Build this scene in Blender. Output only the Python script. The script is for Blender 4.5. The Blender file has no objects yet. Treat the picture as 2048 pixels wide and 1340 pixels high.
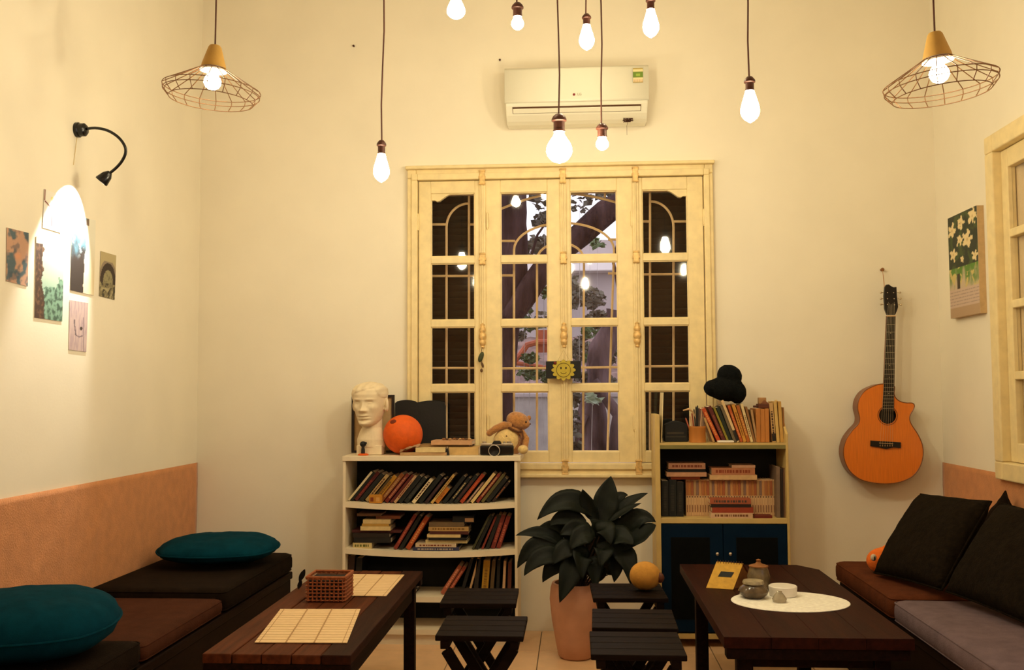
import bpy, bmesh, math, random
from mathutils import Vector, Matrix, noise
random.seed(11)
SC = bpy.context.scene
COL = SC.collection
PI = math.pi

# ------------------------------------------------------------------ camera
F = 1950.0                      # focal length in pixels of the 2048 x 1340 frame
CAMH = 1.2
ROT = (Matrix.Rotation(0.0645, 3, 'Z') @ Matrix.Rotation(PI/2 + 0.059, 3, 'X') @ Matrix.Rotation(-0.005, 3, 'Z'))
cd = bpy.data.cameras.new('camera')
cd.sensor_width = 36.0
cd.lens = F/2048*36.0
cd.clip_start = 0.05
cam = bpy.data.objects.new('camera', cd)
COL.objects.link(cam)
cam.matrix_world = Matrix.Translation((0, 0, CAMH)) @ ROT.to_4x4()
SC.camera = cam

# ------------------------------------------------------------------ exposure, sky
SC.view_settings.view_transform = 'Standard'
SC.view_settings.look = 'None'
SC.view_settings.exposure = 0.55
SC.view_settings.gamma = 1.0
SC.view_settings.use_curve_mapping = False
try:
    SC.cycles.adaptive_threshold = 0.03
    SC.cycles.max_bounces = 6
    SC.cycles.glossy_bounces = 2
    SC.cycles.transmission_bounces = 2
except AttributeError:
    pass
W = bpy.data.worlds.new('sky')
SC.world = W
W.use_nodes = True
_bg = W.node_tree.nodes['Background']
_bg.inputs['Color'].default_value = (0.90, 0.86, 0.98, 1)      # overcast evening sky
_bg.inputs['Strength'].default_value = 1.15
BULB_COL = (1.0, 0.87, 0.57)
BULB_STRENGTH = 130.0


def at(px, py, x=None, y=None, z=None):
    """world point behind a photo pixel on the plane X=x, Y=y or Z=z"""
    d = ROT @ Vector(((px - 1024)/F, -(py - 670)/F, -1.0))
    o = Vector((0, 0, CAMH))
    if y is not None:
        t = (y - o.y)/d.y
    elif x is not None:
        t = (x - o.x)/d.x
    else:
        t = (z - o.z)/d.z
    return o + d*t


def PXM(y):
    return y/F      # metres per pixel at depth y

# ------------------------------------------------------------------ materials


def srgb(h):
    h = h.lstrip('#')
    c = [int(h[i:i+2], 16)/255 for i in (0, 2, 4)]
    return tuple(v/12.92 if v <= 0.04045 else ((v+0.055)/1.055)**2.4 for v in c)


def _base(name):
    m = bpy.data.materials.new(name)
    m.use_nodes = True
    nt = m.node_tree
    return m, nt, nt.nodes['Principled BSDF']


def M(name, col, rough=0.6, var=0.12, scale=14.0, bump=0.08, bscale=60.0, metal=0.0, spec=0.4, stretch=(1, 1, 1), sheen=0.0, coat=0.0, bdist=0.01):
    if isinstance(col, str):
        col = srgb(col)
    m, nt, b = _base(name)
    N, L = nt.nodes, nt.links
    tc = N.new('ShaderNodeTexCoord')
    mp = N.new('ShaderNodeMapping')
    mp.inputs['Scale'].default_value = stretch
    L.new(tc.outputs['Object'], mp.inputs['Vector'])
    n1 = N.new('ShaderNodeTexNoise')
    n1.inputs['Scale'].default_value = scale
    n1.inputs['Detail'].default_value = 4
    L.new(mp.outputs['Vector'], n1.inputs['Vector'])
    r = N.new('ShaderNodeValToRGB')
    r.color_ramp.elements[0].position = 0.3
    r.color_ramp.elements[1].position = 0.7
    r.color_ramp.elements[0].color = (*[max(0, c*(1-var)) for c in col], 1)
    r.color_ramp.elements[1].color = (*[min(1, c*(1+var)) for c in col], 1)
    L.new(n1.outputs['Fac'], r.inputs['Fac'])
    L.new(r.outputs['Color'], b.inputs['Base Color'])
    b.inputs['Roughness'].default_value = rough
    b.inputs['Metallic'].default_value = metal
    b.inputs['Specular IOR Level'].default_value = spec
    if sheen:
        b.inputs['Sheen Weight'].default_value = sheen
    if coat:
        b.inputs['Coat Weight'].default_value = coat
        b.inputs['Coat Roughness'].default_value = 0.1
    if bump:
        n2 = N.new('ShaderNodeTexNoise')
        n2.inputs['Scale'].default_value = bscale
        n2.inputs['Detail'].default_value = 3
        L.new(mp.outputs['Vector'], n2.inputs['Vector'])
        bp = N.new('ShaderNodeBump')
        bp.inputs['Strength'].default_value = bump
        bp.inputs['Distance'].default_value = bdist
        L.new(n2.outputs['Fac'], bp.inputs['Height'])
        L.new(bp.outputs['Normal'], b.inputs['Normal'])
    return m


def EMIT(name, col, strength):
    m, nt, b = _base(name)
    b.inputs['Base Color'].default_value = (0.9, 0.85, 0.75, 1)
    b.inputs['Emission Color'].default_value = (*col, 1)
    b.inputs['Emission Strength'].default_value = strength
    return m


def GLASS(name, tint=(1, 1, 1), ior=1.5):
    m = bpy.data.materials.new(name)
    m.use_nodes = True
    nt = m.node_tree
    N, L = nt.nodes, nt.links
    N.clear()
    out = N.new('ShaderNodeOutputMaterial')
    mix = N.new('ShaderNodeMixShader')
    lw = N.new('ShaderNodeLayerWeight')
    lw.inputs['Blend'].default_value = 0.5
    pw = N.new('ShaderNodeMath')
    pw.operation = 'POWER'
    pw.inputs[1].default_value = 5.0
    L.new(lw.outputs['Facing'], pw.inputs[0])
    fr = N.new('ShaderNodeMath')
    fr.operation = 'MULTIPLY_ADD'
    fr.inputs[1].default_value = 1.0-((ior-1)/(ior+1))**2
    fr.inputs[2].default_value = ((ior-1)/(ior+1))**2
    L.new(pw.outputs[0], fr.inputs[0])
    tr = N.new('ShaderNodeBsdfTransparent')
    tr.inputs['Color'].default_value = (*tint, 1)
    gl = N.new('ShaderNodeBsdfGlossy')
    gl.inputs['Roughness'].default_value = 0.03
    L.new(fr.outputs[0], mix.inputs[0])
    L.new(tr.outputs[0], mix.inputs[1])
    L.new(gl.outputs[0], mix.inputs[2])
    L.new(mix.outputs[0], out.inputs['Surface'])
    return m


def VCOL(name, rough=0.6):
    """printed surface: colours read from the mesh's own print attribute"""
    m, nt, b = _base(name)
    a = nt.nodes.new('ShaderNodeAttribute')
    a.attribute_name = 'print'
    nt.links.new(a.outputs['Color'], b.inputs['Base Color'])
    b.inputs['Roughness'].default_value = rough
    return m


MAT = {}
MAT['wall'] = M('wall_paint', (0.88, 0.81, 0.66), 0.8, 0.03, 3.0, 0.03, 90)
MAT['bouncetint'] = M('bounce_tint_wall_paint', (0.40, 0.18, 0.06), 0.8, 0.04, 3.0, 0.05, 60)  # unseen front wall, orange tone chosen to warm the bounced light
MAT['ceil'] = M('ceiling_paint', (0.86, 0.81, 0.68), 0.85, 0.03, 3.0, 0.05, 60)
MAT['tile'] = M('floor_tile', (0.74, 0.46, 0.25), 0.3, 0.10, 9, 0.02, 40)
MAT['grout'] = M('grout', (0.22, 0.17, 0.12), 0.9)
MAT['cream'] = M('cream_window_paint', (0.84, 0.68, 0.36), 0.42, 0.07, 22, 0.06, 50)
MAT['creamdk'] = M('cream_groove', (0.55, 0.36, 0.14), 0.6, 0.1)
MAT['brass'] = M('painted_brass', (0.72, 0.47, 0.18), 0.4, 0.25, 60, 0.15, 120, 0.2)
MAT['grille'] = M('grille_paint', (0.74, 0.52, 0.26), 0.5, 0.1)
MAT['shutter'] = M('shutter_green', (0.014, 0.016, 0.010), 0.6, 0.3, 30)
MAT['glass'] = GLASS('window_glass')
MAT['clear'] = GLASS('drinking_glass', (0.9, 0.92, 0.88), 1.6)
MAT['white'] = M('white_laminate', (0.82, 0.70, 0.50), 0.45, 0.05, 10, 0.03)
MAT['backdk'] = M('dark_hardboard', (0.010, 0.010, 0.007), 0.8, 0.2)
MAT['yellow'] = M('yellow_lacquer', (0.62, 0.44, 0.16), 0.45, 0.08, 10, 0.03)
MAT['olive'] = M('olive_edge', (0.20, 0.17, 0.05), 0.6, 0.15)
MAT['blue'] = M('blue_door_paint', (0.0008, 0.011, 0.030), 0.6, 0.15, 8, spec=0.1)
MAT['bluedk'] = M('dark_inset', (0.0018, 0.0024, 0.0022), 0.6, 0.3, spec=0.1)
MAT['darkwood'] = M('dark_stained_wood', (0.010, 0.003, 0.0016), 0.6, 0.45, 7, 0.12, 30, spec=0.09, stretch=(9, 0.7, 9))
MAT['darkwoodx'] = M('dark_stool_wood', (0.0065, 0.0026, 0.0012), 0.6, 0.45, 7, 0.12, 30, spec=0.09, stretch=(0.7, 9, 9))
MAT['plankwood'] = M('worn_plank_wood', (0.085, 0.022, 0.007), 0.6, 0.35, 6, 0.15, 26, spec=0.09, stretch=(9, 0.6, 9))
MAT['plankdark'] = M('dark_plank_wood', (0.026, 0.007, 0.003), 0.6, 0.35, 6, 0.15, 26, spec=0.09, stretch=(9, 0.6, 9))
MAT['redwood'] = M('red_brown_table_wood', (0.026, 0.0052, 0.0022), 0.55, 0.3, 6, 0.10, 28, spec=0.09, stretch=(8, 0.6, 8))
MAT['benchwood'] = M('bench_side_wood', (0.010, 0.0035, 0.0018), 0.55, 0.4, 6, 0.10, 28, spec=0.09, stretch=(8, 0.6, 3))
MAT['fabpanel'] = M('tan_wall_fabric', (0.60, 0.245, 0.085), 0.9, 0.10, 18, 0.25, 160, sheen=0.2)
MAT['padolive'] = M('olive_canvas', (0.0105, 0.0055, 0.0026), 0.9, 0.2, 20, 0.25, 220, spec=0.08)
MAT['padtaupe'] = M('taupe_canvas', (0.062, 0.020, 0.0095), 0.9, 0.15, 20, 0.25, 220, spec=0.08)
MAT['padbrown'] = M('brown_canvas', (0.095, 0.026, 0.009), 0.9, 0.18, 20, 0.25, 220, spec=0.08)
MAT['padgrey'] = M('daylight_grey_canvas', (0.15, 0.105, 0.118), 0.9, 0.15, 20, 0.25, 220, spec=0.08)  # grey cloth, albedo lifted towards lavender to stand in for daylight
MAT['teal'] = M('teal_cotton', (0.0008, 0.034, 0.055), 0.95, 0.15, 26, 0.2, 260, spec=0.06)
MAT['darkpillow'] = M('charcoal_wool', (0.0105, 0.0068, 0.0034), 0.95, 0.35, 60, 0.4, 180, spec=0.06)
MAT['plaster'] = M('plaster', (0.80, 0.66, 0.44), 0.7, 0.06, 20, 0.06, 80)
MAT['black'] = M('matt_black', (0.008, 0.008, 0.008), 0.7, 0.2)
MAT['blackgloss'] = M('glossy_black', (0.006, 0.006, 0.006), 0.25, 0.2)
MAT['fuzz'] = M('black_fuzz', (0.006, 0.007, 0.007), 1.0, 0.3, 80, 0.8, 200, spec=0.1)
MAT['orange'] = M('orange_paper', (0.74, 0.105, 0.004), 0.7, 0.08, 40, 0.15, 120)
MAT['bear'] = M('tan_plush', (0.46, 0.20, 0.055), 0.95, 0.25, 70, 0.6, 160, sheen=0.4)
MAT['belly'] = M('cream_plush', (0.78, 0.55, 0.22), 0.95, 0.12, 60, 0.4, 160, sheen=0.4)
MAT['bearvest'] = M('brown_felt', (0.12, 0.045, 0.018), 0.95, 0.2)
MAT['silver'] = M('worn_silver', (0.45, 0.38, 0.30), 0.4, 0.2, 40, 0.1, 80, 0.7)
MAT['guitar'] = M('spruce_top', (0.78, 0.20, 0.018), 0.32, 0.10, 10, 0.02, 30, stretch=(30, 1, 1), coat=0.3)
MAT['guitarside'] = M('guitar_side_wood', (0.22, 0.07, 0.018), 0.35, 0.15, 10)
MAT['ebony'] = M('ebony', (0.010, 0.007, 0.006), 0.4, 0.2)
MAT['fret'] = M('nickel', (0.55, 0.45, 0.30), 0.35, 0.1, metal=0.8)
MAT['acplastic'] = M('ac_plastic', (0.88, 0.85, 0.70), 0.16, 0.02, 6, 0.0, spec=0.5)
MAT['acdark'] = M('ac_vent_dark', (0.10, 0.045, 0.018), 0.6)
MAT['green'] = M('label_green', (0.10, 0.26, 0.015), 0.6, 0.05)
MAT['cordbrown'] = M('brown_cord', (0.075, 0.020, 0.010), 0.7, 0.2)
MAT['socket'] = M('bronze_socket', (0.065, 0.020, 0.012), 0.4, 0.2, metal=0.3)
MAT['wire'] = M('bronze_wire', (0.19, 0.085, 0.03), 0.5, 0.15, metal=0.3)
MAT['ochre'] = M('ochre_cap', (0.48, 0.27, 0.055), 0.6, 0.08)
MAT['reflector'] = M('white_enamel', (0.92, 0.90, 0.82), 0.3, 0.02)
MAT['bulb'] = EMIT('bulb_glow', BULB_COL, BULB_STRENGTH)
MAT['cagebulb'] = EMIT('cage_bulb_glow', BULB_COL, BULB_STRENGTH*0.30)
MAT['bulbdim'] = EMIT('dim_bulb_glow', BULB_COL, BULB_STRENGTH*0.6)
MAT['leaf'] = M('dark_leaf', (0.0036, 0.0062, 0.0028), 0.55, 0.35, 14, 0.15, 40, spec=0.2)
MAT['stem'] = M('stem_brown', (0.03, 0.015, 0.006), 0.7)
MAT['pot'] = M('pinkish_ceramic', (0.60, 0.30, 0.18), 0.55, 0.08, 12, 0.06, 50)
MAT['soil'] = M('soil', (0.03, 0.018, 0.01), 0.95, 0.4, 60, 0.6, 80)
MAT['rattan'] = M('rattan', (0.30, 0.08, 0.02), 0.6, 0.25, 60, 0.2, 90)
MAT['mat'] = M('bamboo_mat', (0.80, 0.56, 0.30), 0.7, 0.08, 50, 0.1, 90, stretch=(1, 6, 1))
MAT['matline'] = M('mat_thread', (0.42, 0.24, 0.10), 0.8)
MAT['ovalmat'] = M('oval_mat', (0.93, 0.88, 0.76), 0.7, 0.10, 70, 0.15, 120)
MAT['calyellow'] = M('yellow_card', (0.62, 0.34, 0.03), 0.65, 0.12, 60)
MAT['calside'] = M('brown_card', (0.26, 0.10, 0.025), 0.75, 0.25, 40)
MAT['stoneware'] = M('grey_stoneware', (0.16, 0.115, 0.060), 0.3, 0.5, 35, 0.1, 60)
MAT['milk'] = M('white_plastic', (0.88, 0.82, 0.72), 0.3, 0.03)
MAT['frame'] = M('dark_frame', (0.02, 0.012, 0.010), 0.5, 0.2)
MAT['paper'] = M('paper_pages', (0.74, 0.60, 0.40), 0.85, 0.10, 90, 0.1, 200)
MAT['bark'] = M('tree_bark', (0.042, 0.025, 0.024), 0.95, 0.85, 9, 1.0, 14, stretch=(1, 1, 0.25), spec=0.1, bdist=0.06)
MAT['barkpale'] = M('pale_bark', (0.105, 0.072, 0.074), 0.95, 0.85, 8, 1.0, 12, stretch=(1, 1, 0.25), spec=0.1, bdist=0.06)
MAT['gleaf'] = M('garden_leaf', (0.085, 0.13, 0.045), 0.6, 0.5, 9, 0)
MAT['gleafpale'] = M('pale_garden_leaf', (0.34, 0.42, 0.30), 0.6, 0.3, 9, 0)
MAT['gleafdk'] = M('dim_garden_leaf', (0.10, 0.09, 0.06), 0.7, 0.5, 9, 0)
MAT['house'] = M('house_render', (0.42, 0.36, 0.34), 0.9, 0.12, 1.2, 0.1, 10)
MAT['houselight'] = M('pale_house_band', (0.78, 0.72, 0.68), 0.9, 0.06, 2)
MAT['gwall'] = M('garden_wall_grey', (0.42, 0.38, 0.34), 0.95, 0.22, 5, 0.3, 30)
MAT['coral'] = M('coral_paint', (0.42, 0.105, 0.045), 0.6, 0.35, 8)
MAT['gground'] = M('garden_soil', (0.16, 0.13, 0.11), 0.95, 0.3, 2, 0.3, 10)
MAT['curtain'] = M('cream_curtain', (0.66, 0.50, 0.28), 0.9, 0.08, 8, 0.15, 120)
MAT['print'] = VCOL('printed_paper')
MAT['knob'] = M('steel_knob', (0.8, 0.75, 0.65), 0.2, 0.02, metal=0.9)
MAT['sungold'] = M('sun_face_yellow', (0.50, 0.38, 0.035), 0.6, 0.1, 40)
MAT['ocherball'] = M('ochre_cloth', (0.52, 0.24, 0.035), 0.9, 0.15, 30, 0.2, 120)
MAT['oranplush'] = M('orange_plush', (0.80, 0.16, 0.015), 0.95, 0.1, 50, 0.3, 160)
MAT['cupwood'] = M('orange_wood', (0.48, 0.18, 0.035), 0.5, 0.15, 12, 0.05, 40, stretch=(1, 1, 0.2))
_cc = {}


def CM(h, rough=0.6):
    """plain coloured card, cached by hex colour"""
    k = (h, rough)
    if k not in _cc:
        _cc[k] = M('card_' + h.strip('#'), h, rough, 0.10, 40, 0.04, 120)
    return _cc[k]

# ------------------------------------------------------------------ mesh builder


class MB:
    def __init__(s):
        s.v, s.f = [], []

    def add(s, vs, fs):
        o = len(s.v)
        s.v += [Vector(v) for v in vs]
        s.f += [tuple(i+o for i in f) for f in fs]
        return s

    def bx(s, x0, x1, y0, y1, z0, z1):
        return s.add([(x0, y0, z0), (x1, y0, z0), (x1, y1, z0), (x0, y1, z0), (x0, y0, z1), (x1, y0, z1), (x1, y1, z1), (x0, y1, z1)],
                     [(0, 3, 2, 1), (4, 5, 6, 7), (0, 1, 5, 4), (1, 2, 6, 5), (2, 3, 7, 6), (3, 0, 4, 7)])

    def box(s, c, d, rot=None):
        o = len(s.v)
        s.bx(-d[0]/2, d[0]/2, -d[1]/2, d[1]/2, -d[2]/2, d[2]/2)
        R_ = rot if rot is not None else Matrix.Identity(3)
        for i in range(o, len(s.v)):
            s.v[i] = R_ @ s.v[i] + Vector(c)
        return s

    def tube(s, pts, r, n=8, closed=False, cap=True):
        pts = [Vector(p) for p in pts]
        rs = r if isinstance(r, (list, tuple)) else [r]*len(pts)
        k = len(pts)
        up = None
        rings = []
        for i, p in enumerate(pts):
            if closed:
                t = pts[(i+1) % k] - pts[i-1]
            else:
                t = pts[min(i+1, k-1)] - pts[max(i-1, 0)]
            t.normalize()
            if up is None:
                up = Vector((0, 0, 1)) if abs(t.z) < 0.9 else Vector((1, 0, 0))
            a = t.cross(up)
            if a.length < 1e-6:
                a = t.orthogonal()
            a.normalize()
            b = a.cross(t)
            up = b
            rings.append([p + (a*math.cos(2*PI*j/n) + b*math.sin(2*PI*j/n))*rs[i] for j in range(n)])
        vs = [v for rg in rings for v in rg]
        fs = []
        for i in range(k if closed else k-1):
            i2 = (i+1) % k
            for j in range(n):
                j2 = (j+1) % n
                fs.append((i*n+j, i*n+j2, i2*n+j2, i2*n+j))
        if cap and not closed:
            fs.append(tuple(range(n)))
            fs.append(tuple(reversed(range((k-1)*n, k*n))))
        return s.add(vs, fs)

    def lathe(s, prof, c=(0, 0, 0), n=24, rot=None, sx=1.0, sy=1.0):
        c = Vector(c)
        R_ = rot if rot is not None else Matrix.Identity(3)
        vs, fs = [], []
        for (r, z) in prof:
            for j in range(n):
                a = 2*PI*j/n
                vs.append(R_ @ Vector((r*math.cos(a)*sx, r*math.sin(a)*sy, z)) + c)
        k = len(prof)
        for i in range(k-1):
            for j in range(n):
                j2 = (j+1) % n
                fs.append((i*n+j, i*n+j2, (i+1)*n+j2, (i+1)*n+j))
        if prof[0][0] > 1e-6:
            fs.append(tuple(reversed(range(n))))
        if prof[-1][0] > 1e-6:
            fs.append(tuple(range((k-1)*n, k*n)))
        return s.add(vs, fs)

    def ell(s, c, r, rot=None, nu=20, nv=12):
        if not isinstance(r, (tuple, list)):
            r = (r, r, r)
        R_ = rot if rot is not None else Matrix.Identity(3)
        c = Vector(c)
        vs = [R_ @ Vector((0, 0, -r[2])) + c]
        for i in range(1, nv):
            ph = -PI/2 + PI*i/nv
            for j in range(nu):
                a = 2*PI*j/nu
                vs.append(R_ @ Vector((r[0]*math.cos(ph)*math.cos(a), r[1]*math.cos(ph)*math.sin(a), r[2]*math.sin(ph))) + c)
        vs.append(R_ @ Vector((0, 0, r[2])) + c)
        fs = []
        for j in range(nu):
            fs.append((0, 1+(j+1) % nu, 1+j))
            fs.append((len(vs)-1, len(vs)-1-nu+j, len(vs)-1-nu+(j+1) % nu))
        for i in range(nv-2):
            for j in range(nu):
                j2 = (j+1) % nu
                fs.append((1+i*nu+j, 1+i*nu+j2, 1+(i+1)*nu+j2, 1+(i+1)*nu+j))
        return s.add(vs, fs)

    def prism(s, poly, off):
        """poly: world points of a planar outline; off: extrusion vector"""
        off = Vector(off)
        n = len(poly)
        a = [Vector(p) for p in poly]
        vs = a + [p+off for p in a]
        fs = [tuple(range(n)), tuple(reversed(range(n, 2*n)))]
        for i in range(n):
            j = (i+1) % n
            fs.append((i, i+n, j+n, j))
        return s.add(vs, fs)

    def grid(s, fn, nu, nv):
        vs = [fn(i/nu, j/nv) for j in range(nv+1) for i in range(nu+1)]
        fs = []
        for j in range(nv):
            for i in range(nu):
                a = j*(nu+1)+i
                fs.append((a, a+1, a+nu+2, a+nu+1))
        return s.add(vs, fs)

    def xf(s, m):
        s.v = [m @ v for v in s.v]
        return s


def root_loc(o):
    p = Vector((0, 0, 0))
    while o is not None:
        p = p + o.location
        o = o.parent
    return p


def make_obj(name, mb, mat, parent=None, loc=None, smooth=False, bevel=0.0, segs=2, remesh=0.0, recalc=True):
    base = root_loc(parent) if parent is not None else Vector(loc or (0, 0, 0))
    me = bpy.data.meshes.new(name)
    me.from_pydata([tuple(v - base) for v in mb.v], [], mb.f)
    if recalc:
        b = bmesh.new()
        b.from_mesh(me)
        bmesh.ops.recalc_face_normals(b, faces=b.faces)
        b.to_mesh(me)
        b.free()
    me.materials.append(mat)
    if smooth:
        for p in me.polygons:
            p.use_smooth = True
        if smooth != 'all':
            me.set_sharp_from_angle(angle=math.radians(40))
    o = bpy.data.objects.new(name, me)
    COL.objects.link(o)
    if parent is not None:
        o.parent = parent
    else:
        o.location = base
    if bevel:
        md = o.modifiers.new('bevel', 'BEVEL')
        md.width = bevel
        md.segments = segs
        md.limit_method = 'ANGLE'
        md.angle_limit = math.radians(35)
    if remesh:
        md = o.modifiers.new('remesh', 'REMESH')
        md.mode = 'VOXEL'
        md.voxel_size = remesh
        md.use_smooth_shade = True
        sm = o.modifiers.new('smooth', 'SMOOTH')
        sm.iterations = 3
        sm.factor = 0.5
    return o


def tag(o, label, cat, group=None, kind=None):
    o['label'] = label
    o['category'] = cat
    if group:
        o['group'] = group
    if kind:
        o['kind'] = kind
    return o


def thing(name, label, cat, loc, group=None):
    o = bpy.data.objects.new(name, None)
    o.empty_display_size = 0.05
    COL.objects.link(o)
    o.location = Vector(loc)
    return tag(o, label, cat, group)


def basis(mb):
    xs = [v.x for v in mb.v]
    ys = [v.y for v in mb.v]
    zs = [v.z for v in mb.v]
    return Vector(((min(xs)+max(xs))/2, (min(ys)+max(ys))/2, min(zs)))


def top(name, mb, mat, label, cat, group=None, **kw):
    return tag(make_obj(name, mb, mat, None, basis(mb), **kw), label, cat, group)


def struct(name, mb, mat, **kw):
    o = make_obj(name, mb, mat, None, (0, 0, 0), **kw)
    o['kind'] = 'structure'
    return o


def dup(root, loc, rot=None, label=None, group=None):
    r = root.copy()
    COL.objects.link(r)
    r.location = loc
    if rot is not None:
        r.rotation_euler = rot
    if label:
        r['label'] = label
    if group:
        r['group'] = group
    for ch in list(root.children):
        c = ch.copy()
        COL.objects.link(c)
        c.parent = r
        for g in list(ch.children):
            d = g.copy()
            COL.objects.link(d)
            d.parent = c
    return r


def rotY(a):
    return Matrix.Rotation(a, 3, 'Y')


def rotX(a):
    return Matrix.Rotation(a, 3, 'X')


def rotZ(a):
    return Matrix.Rotation(a, 3, 'Z')


def fbm(x, y, z=0.0, o=4):
    return noise.fractal(Vector((x, y, z)), 1.0, 2.0, o)


def print_sheet(name, corners, fn, nu, nv, thick, nrm, parent=None, loc=None):
    """flat printed sheet: corners (bl, br, tr, tl); fn(u,v)->rgb"""
    bl, br, tr, tl = [Vector(c) for c in corners]
    nrm = Vector(nrm)

    def pos(u, v):
        return (bl*(1-u)+br*u)*(1-v) + (tl*(1-u)+tr*u)*v + nrm*thick
    mb = MB().grid(pos, nu, nv)
    k = len(mb.v)
    cols = [fn(i/nu, j/nv) for j in range(nv+1) for i in range(nu+1)]
    o_ = len(mb.v)
    mb.add([bl, br, tr, tl], [(0, 3, 2, 1)])
    a, b, c, d = 0, nu, (nv+1)*(nu+1)-1, nv*(nu+1)
    mb.f += [(a, b, o_+1, o_), (b, c, o_+2, o_+1), (c, d, o_+3, o_+2), (d, a, o_, o_+3)]
    cols += [(0.75, 0.68, 0.55)]*4
    o = make_obj(name, mb, MAT['print'], parent, loc if loc is not None else (basis(mb) if parent is None else None), recalc=False)
    at_ = o.data.color_attributes.new('print', 'FLOAT_COLOR', 'POINT')
    for i, cc in enumerate(cols):
        at_.data[i].color = (*cc[:3], 1)
    return o


def mixc(a, b, t):
    t = max(0.0, min(1.0, t))
    return tuple(a[i]*(1-t)+b[i]*t for i in range(3))


def sstep(a, b, x):
    t = max(0.0, min(1.0, (x-a)/(b-a)))
    return t*t*(3-2*t)

# ------------------------------------------------------------------ room shell
YB = 5.0
XL = at(392, 1000, y=YB).x
XR = at(1886, 880, y=YB).x
YF = -1.9
ZC = 3.62


def cells(u0, u1, z0, z1, holes):
    us = sorted({u0, u1, *[h[0] for h in holes], *[h[1] for h in holes]})
    zs = sorted({z0, z1, *[h[2] for h in holes], *[h[3] for h in holes]})
    out = []
    for a, b in zip(us, us[1:]):
        for c, d in zip(zs, zs[1:]):
            um, zm = (a+b)/2, (c+d)/2
            if not any(h[0] < um < h[1] and h[2] < zm < h[3] for h in holes):
                out.append((a, b, c, d))
    return out


def wx(px):
    return at(px, 645, y=YB-0.02).x


def wz(py):
    return at(1128, py, y=YB-0.02).z


HX0, HX1, HZ0, HZ1 = wx(831), wx(1415), wz(931), wz(351)
mb = MB()
for a, b, c, d in cells(XL-0.25, XR+0.25, -0.1, ZC+0.1, [(HX0, HX1, HZ0, HZ1)]):
    mb.bx(a, b, YB, YB+0.24, c, d)
struct('wall_back', mb, MAT['wall'])
mb = MB().bx(XL-0.25, XL, YF-0.2, YB, -0.1, ZC+0.1)
struct('wall_left', mb, MAT['wall'])
W2Y1 = at(1980, 600, x=XR-0.03).y-0.055
W2Y0 = W2Y1-1.52
W2Z0, W2Z1 = at(1982, 955, x=XR-0.03).z+0.055, at(1978, 272, x=XR-0.03).z-0.055
DY0, DY1 = 1.0, 2.45
mb = MB()
for a, b, c, d in cells(YF-0.2, YB, -0.1, ZC+0.1, [(W2Y0, W2Y1, W2Z0, W2Z1), (DY0, DY1, 0.0, 2.2)]):
    mb.bx(XR, XR+0.25, a, b, c, d)
struct('wall_right', mb, MAT['wall'])
struct('wall_front', MB().bx(XL, XR, YF-0.2, YF, -0.1, ZC+0.1), MAT['bouncetint'])
struct('ceiling', MB().bx(XL, XR, YF, YB, ZC, ZC+0.1), MAT['ceil'])
floor = struct('floor', MB().bx(XL, XR, YF, YB, -0.1, -0.006), MAT['grout'])
TS = 0.40
proto_tile = None
x0 = at(1075, 1325, z=0).x - TS*8
i = 0
xx = x0
while xx < XR:
    if xx + TS > XL:
        yy = YB
        while yy > YF:
            ax, bx_ = max(xx, XL), min(xx+TS, XR)
            ay = max(yy-TS, YF)
            full = abs(bx_-ax-TS) < 1e-6 and abs(yy-ay-TS) < 1e-6
            if bx_-ax > 0.02 and yy-ay > 0.02:
                if full and proto_tile:
                    o = proto_tile.copy()
                    COL.objects.link(o)
                    o.location = (ax, ay, 0)
                else:
                    o = make_obj('tile', MB().bx(0.002, bx_-ax-0.002, 0.002, yy-ay-0.002, -0.006, 0.0), MAT['tile'], None, (0, 0, 0), bevel=0.001, segs=1)
                    o.parent = floor
                    o.location = (ax, ay, 0)
                    if full:
                        proto_tile = o
                o.parent = floor
            yy -= TS
    xx += TS

# doorway further along the right wall (open to the garden daylight)
door = bpy.data.objects.new('door_1', None)
COL.objects.link(door)
door.location = (XR, (DY0+DY1)/2, 0)
door['kind'] = 'structure'
mb = MB().bx(XR-0.03, XR+0.27, DY0-0.07, DY0, 0, 2.27).bx(XR-0.03, XR+0.27, DY1, DY1+0.07, 0, 2.27).bx(XR-0.03, XR+0.27, DY0, DY1, 2.2, 2.27)
make_obj('door_frame', mb, MAT['cream'], door, bevel=0.006)

# ------------------------------------------------------------------ back window
win = bpy.data.objects.new('window_1', None)
COL.objects.link(win)
win.location = ((HX0+HX1)/2, YB, HZ0)
win['kind'] = 'structure'
FX0, FX1, FZ0, FZ1 = wx(815), wx(1430), wz(952), wz(334)
IX0, IX1, IZ0, IZ1 = wx(836), wx(1411), wz(926), wz(357)
mb = MB()
for a, b, c, d in cells(FX0, FX1, FZ0, FZ1, [(HX0+0.004, HX1-0.004, HZ0+0.004, HZ1-0.004)]):
    mb.bx(a, b, YB-0.035, YB, c, d)
make_obj('outer_casing', mb, MAT['cream'], win, bevel=0.006)
mb = MB()
for a, b, c, d in cells(HX0-0.018, HX1+0.018, HZ0-0.018, HZ1+0.018, [(IX0, IX1, IZ0, IZ1)]):
    mb.bx(a, b, YB-0.048, YB-0.001, c, d)
make_obj('inner_casing', mb, MAT['cream'], win, bevel=0.004)
mb = MB().bx(FX0-0.008, FX1+0.008, YB-0.06, YB, FZ1-0.004, FZ1+0.014)
make_obj('head_moulding', mb, MAT['cream'], win, bevel=0.006)
mb = MB().bx(FX0-0.004, FX1+0.004, YB-0.055, YB, FZ0-0.006, FZ0+0.014)
make_obj('sill_moulding', mb, MAT['cream'], win, bevel=0.005)

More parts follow.
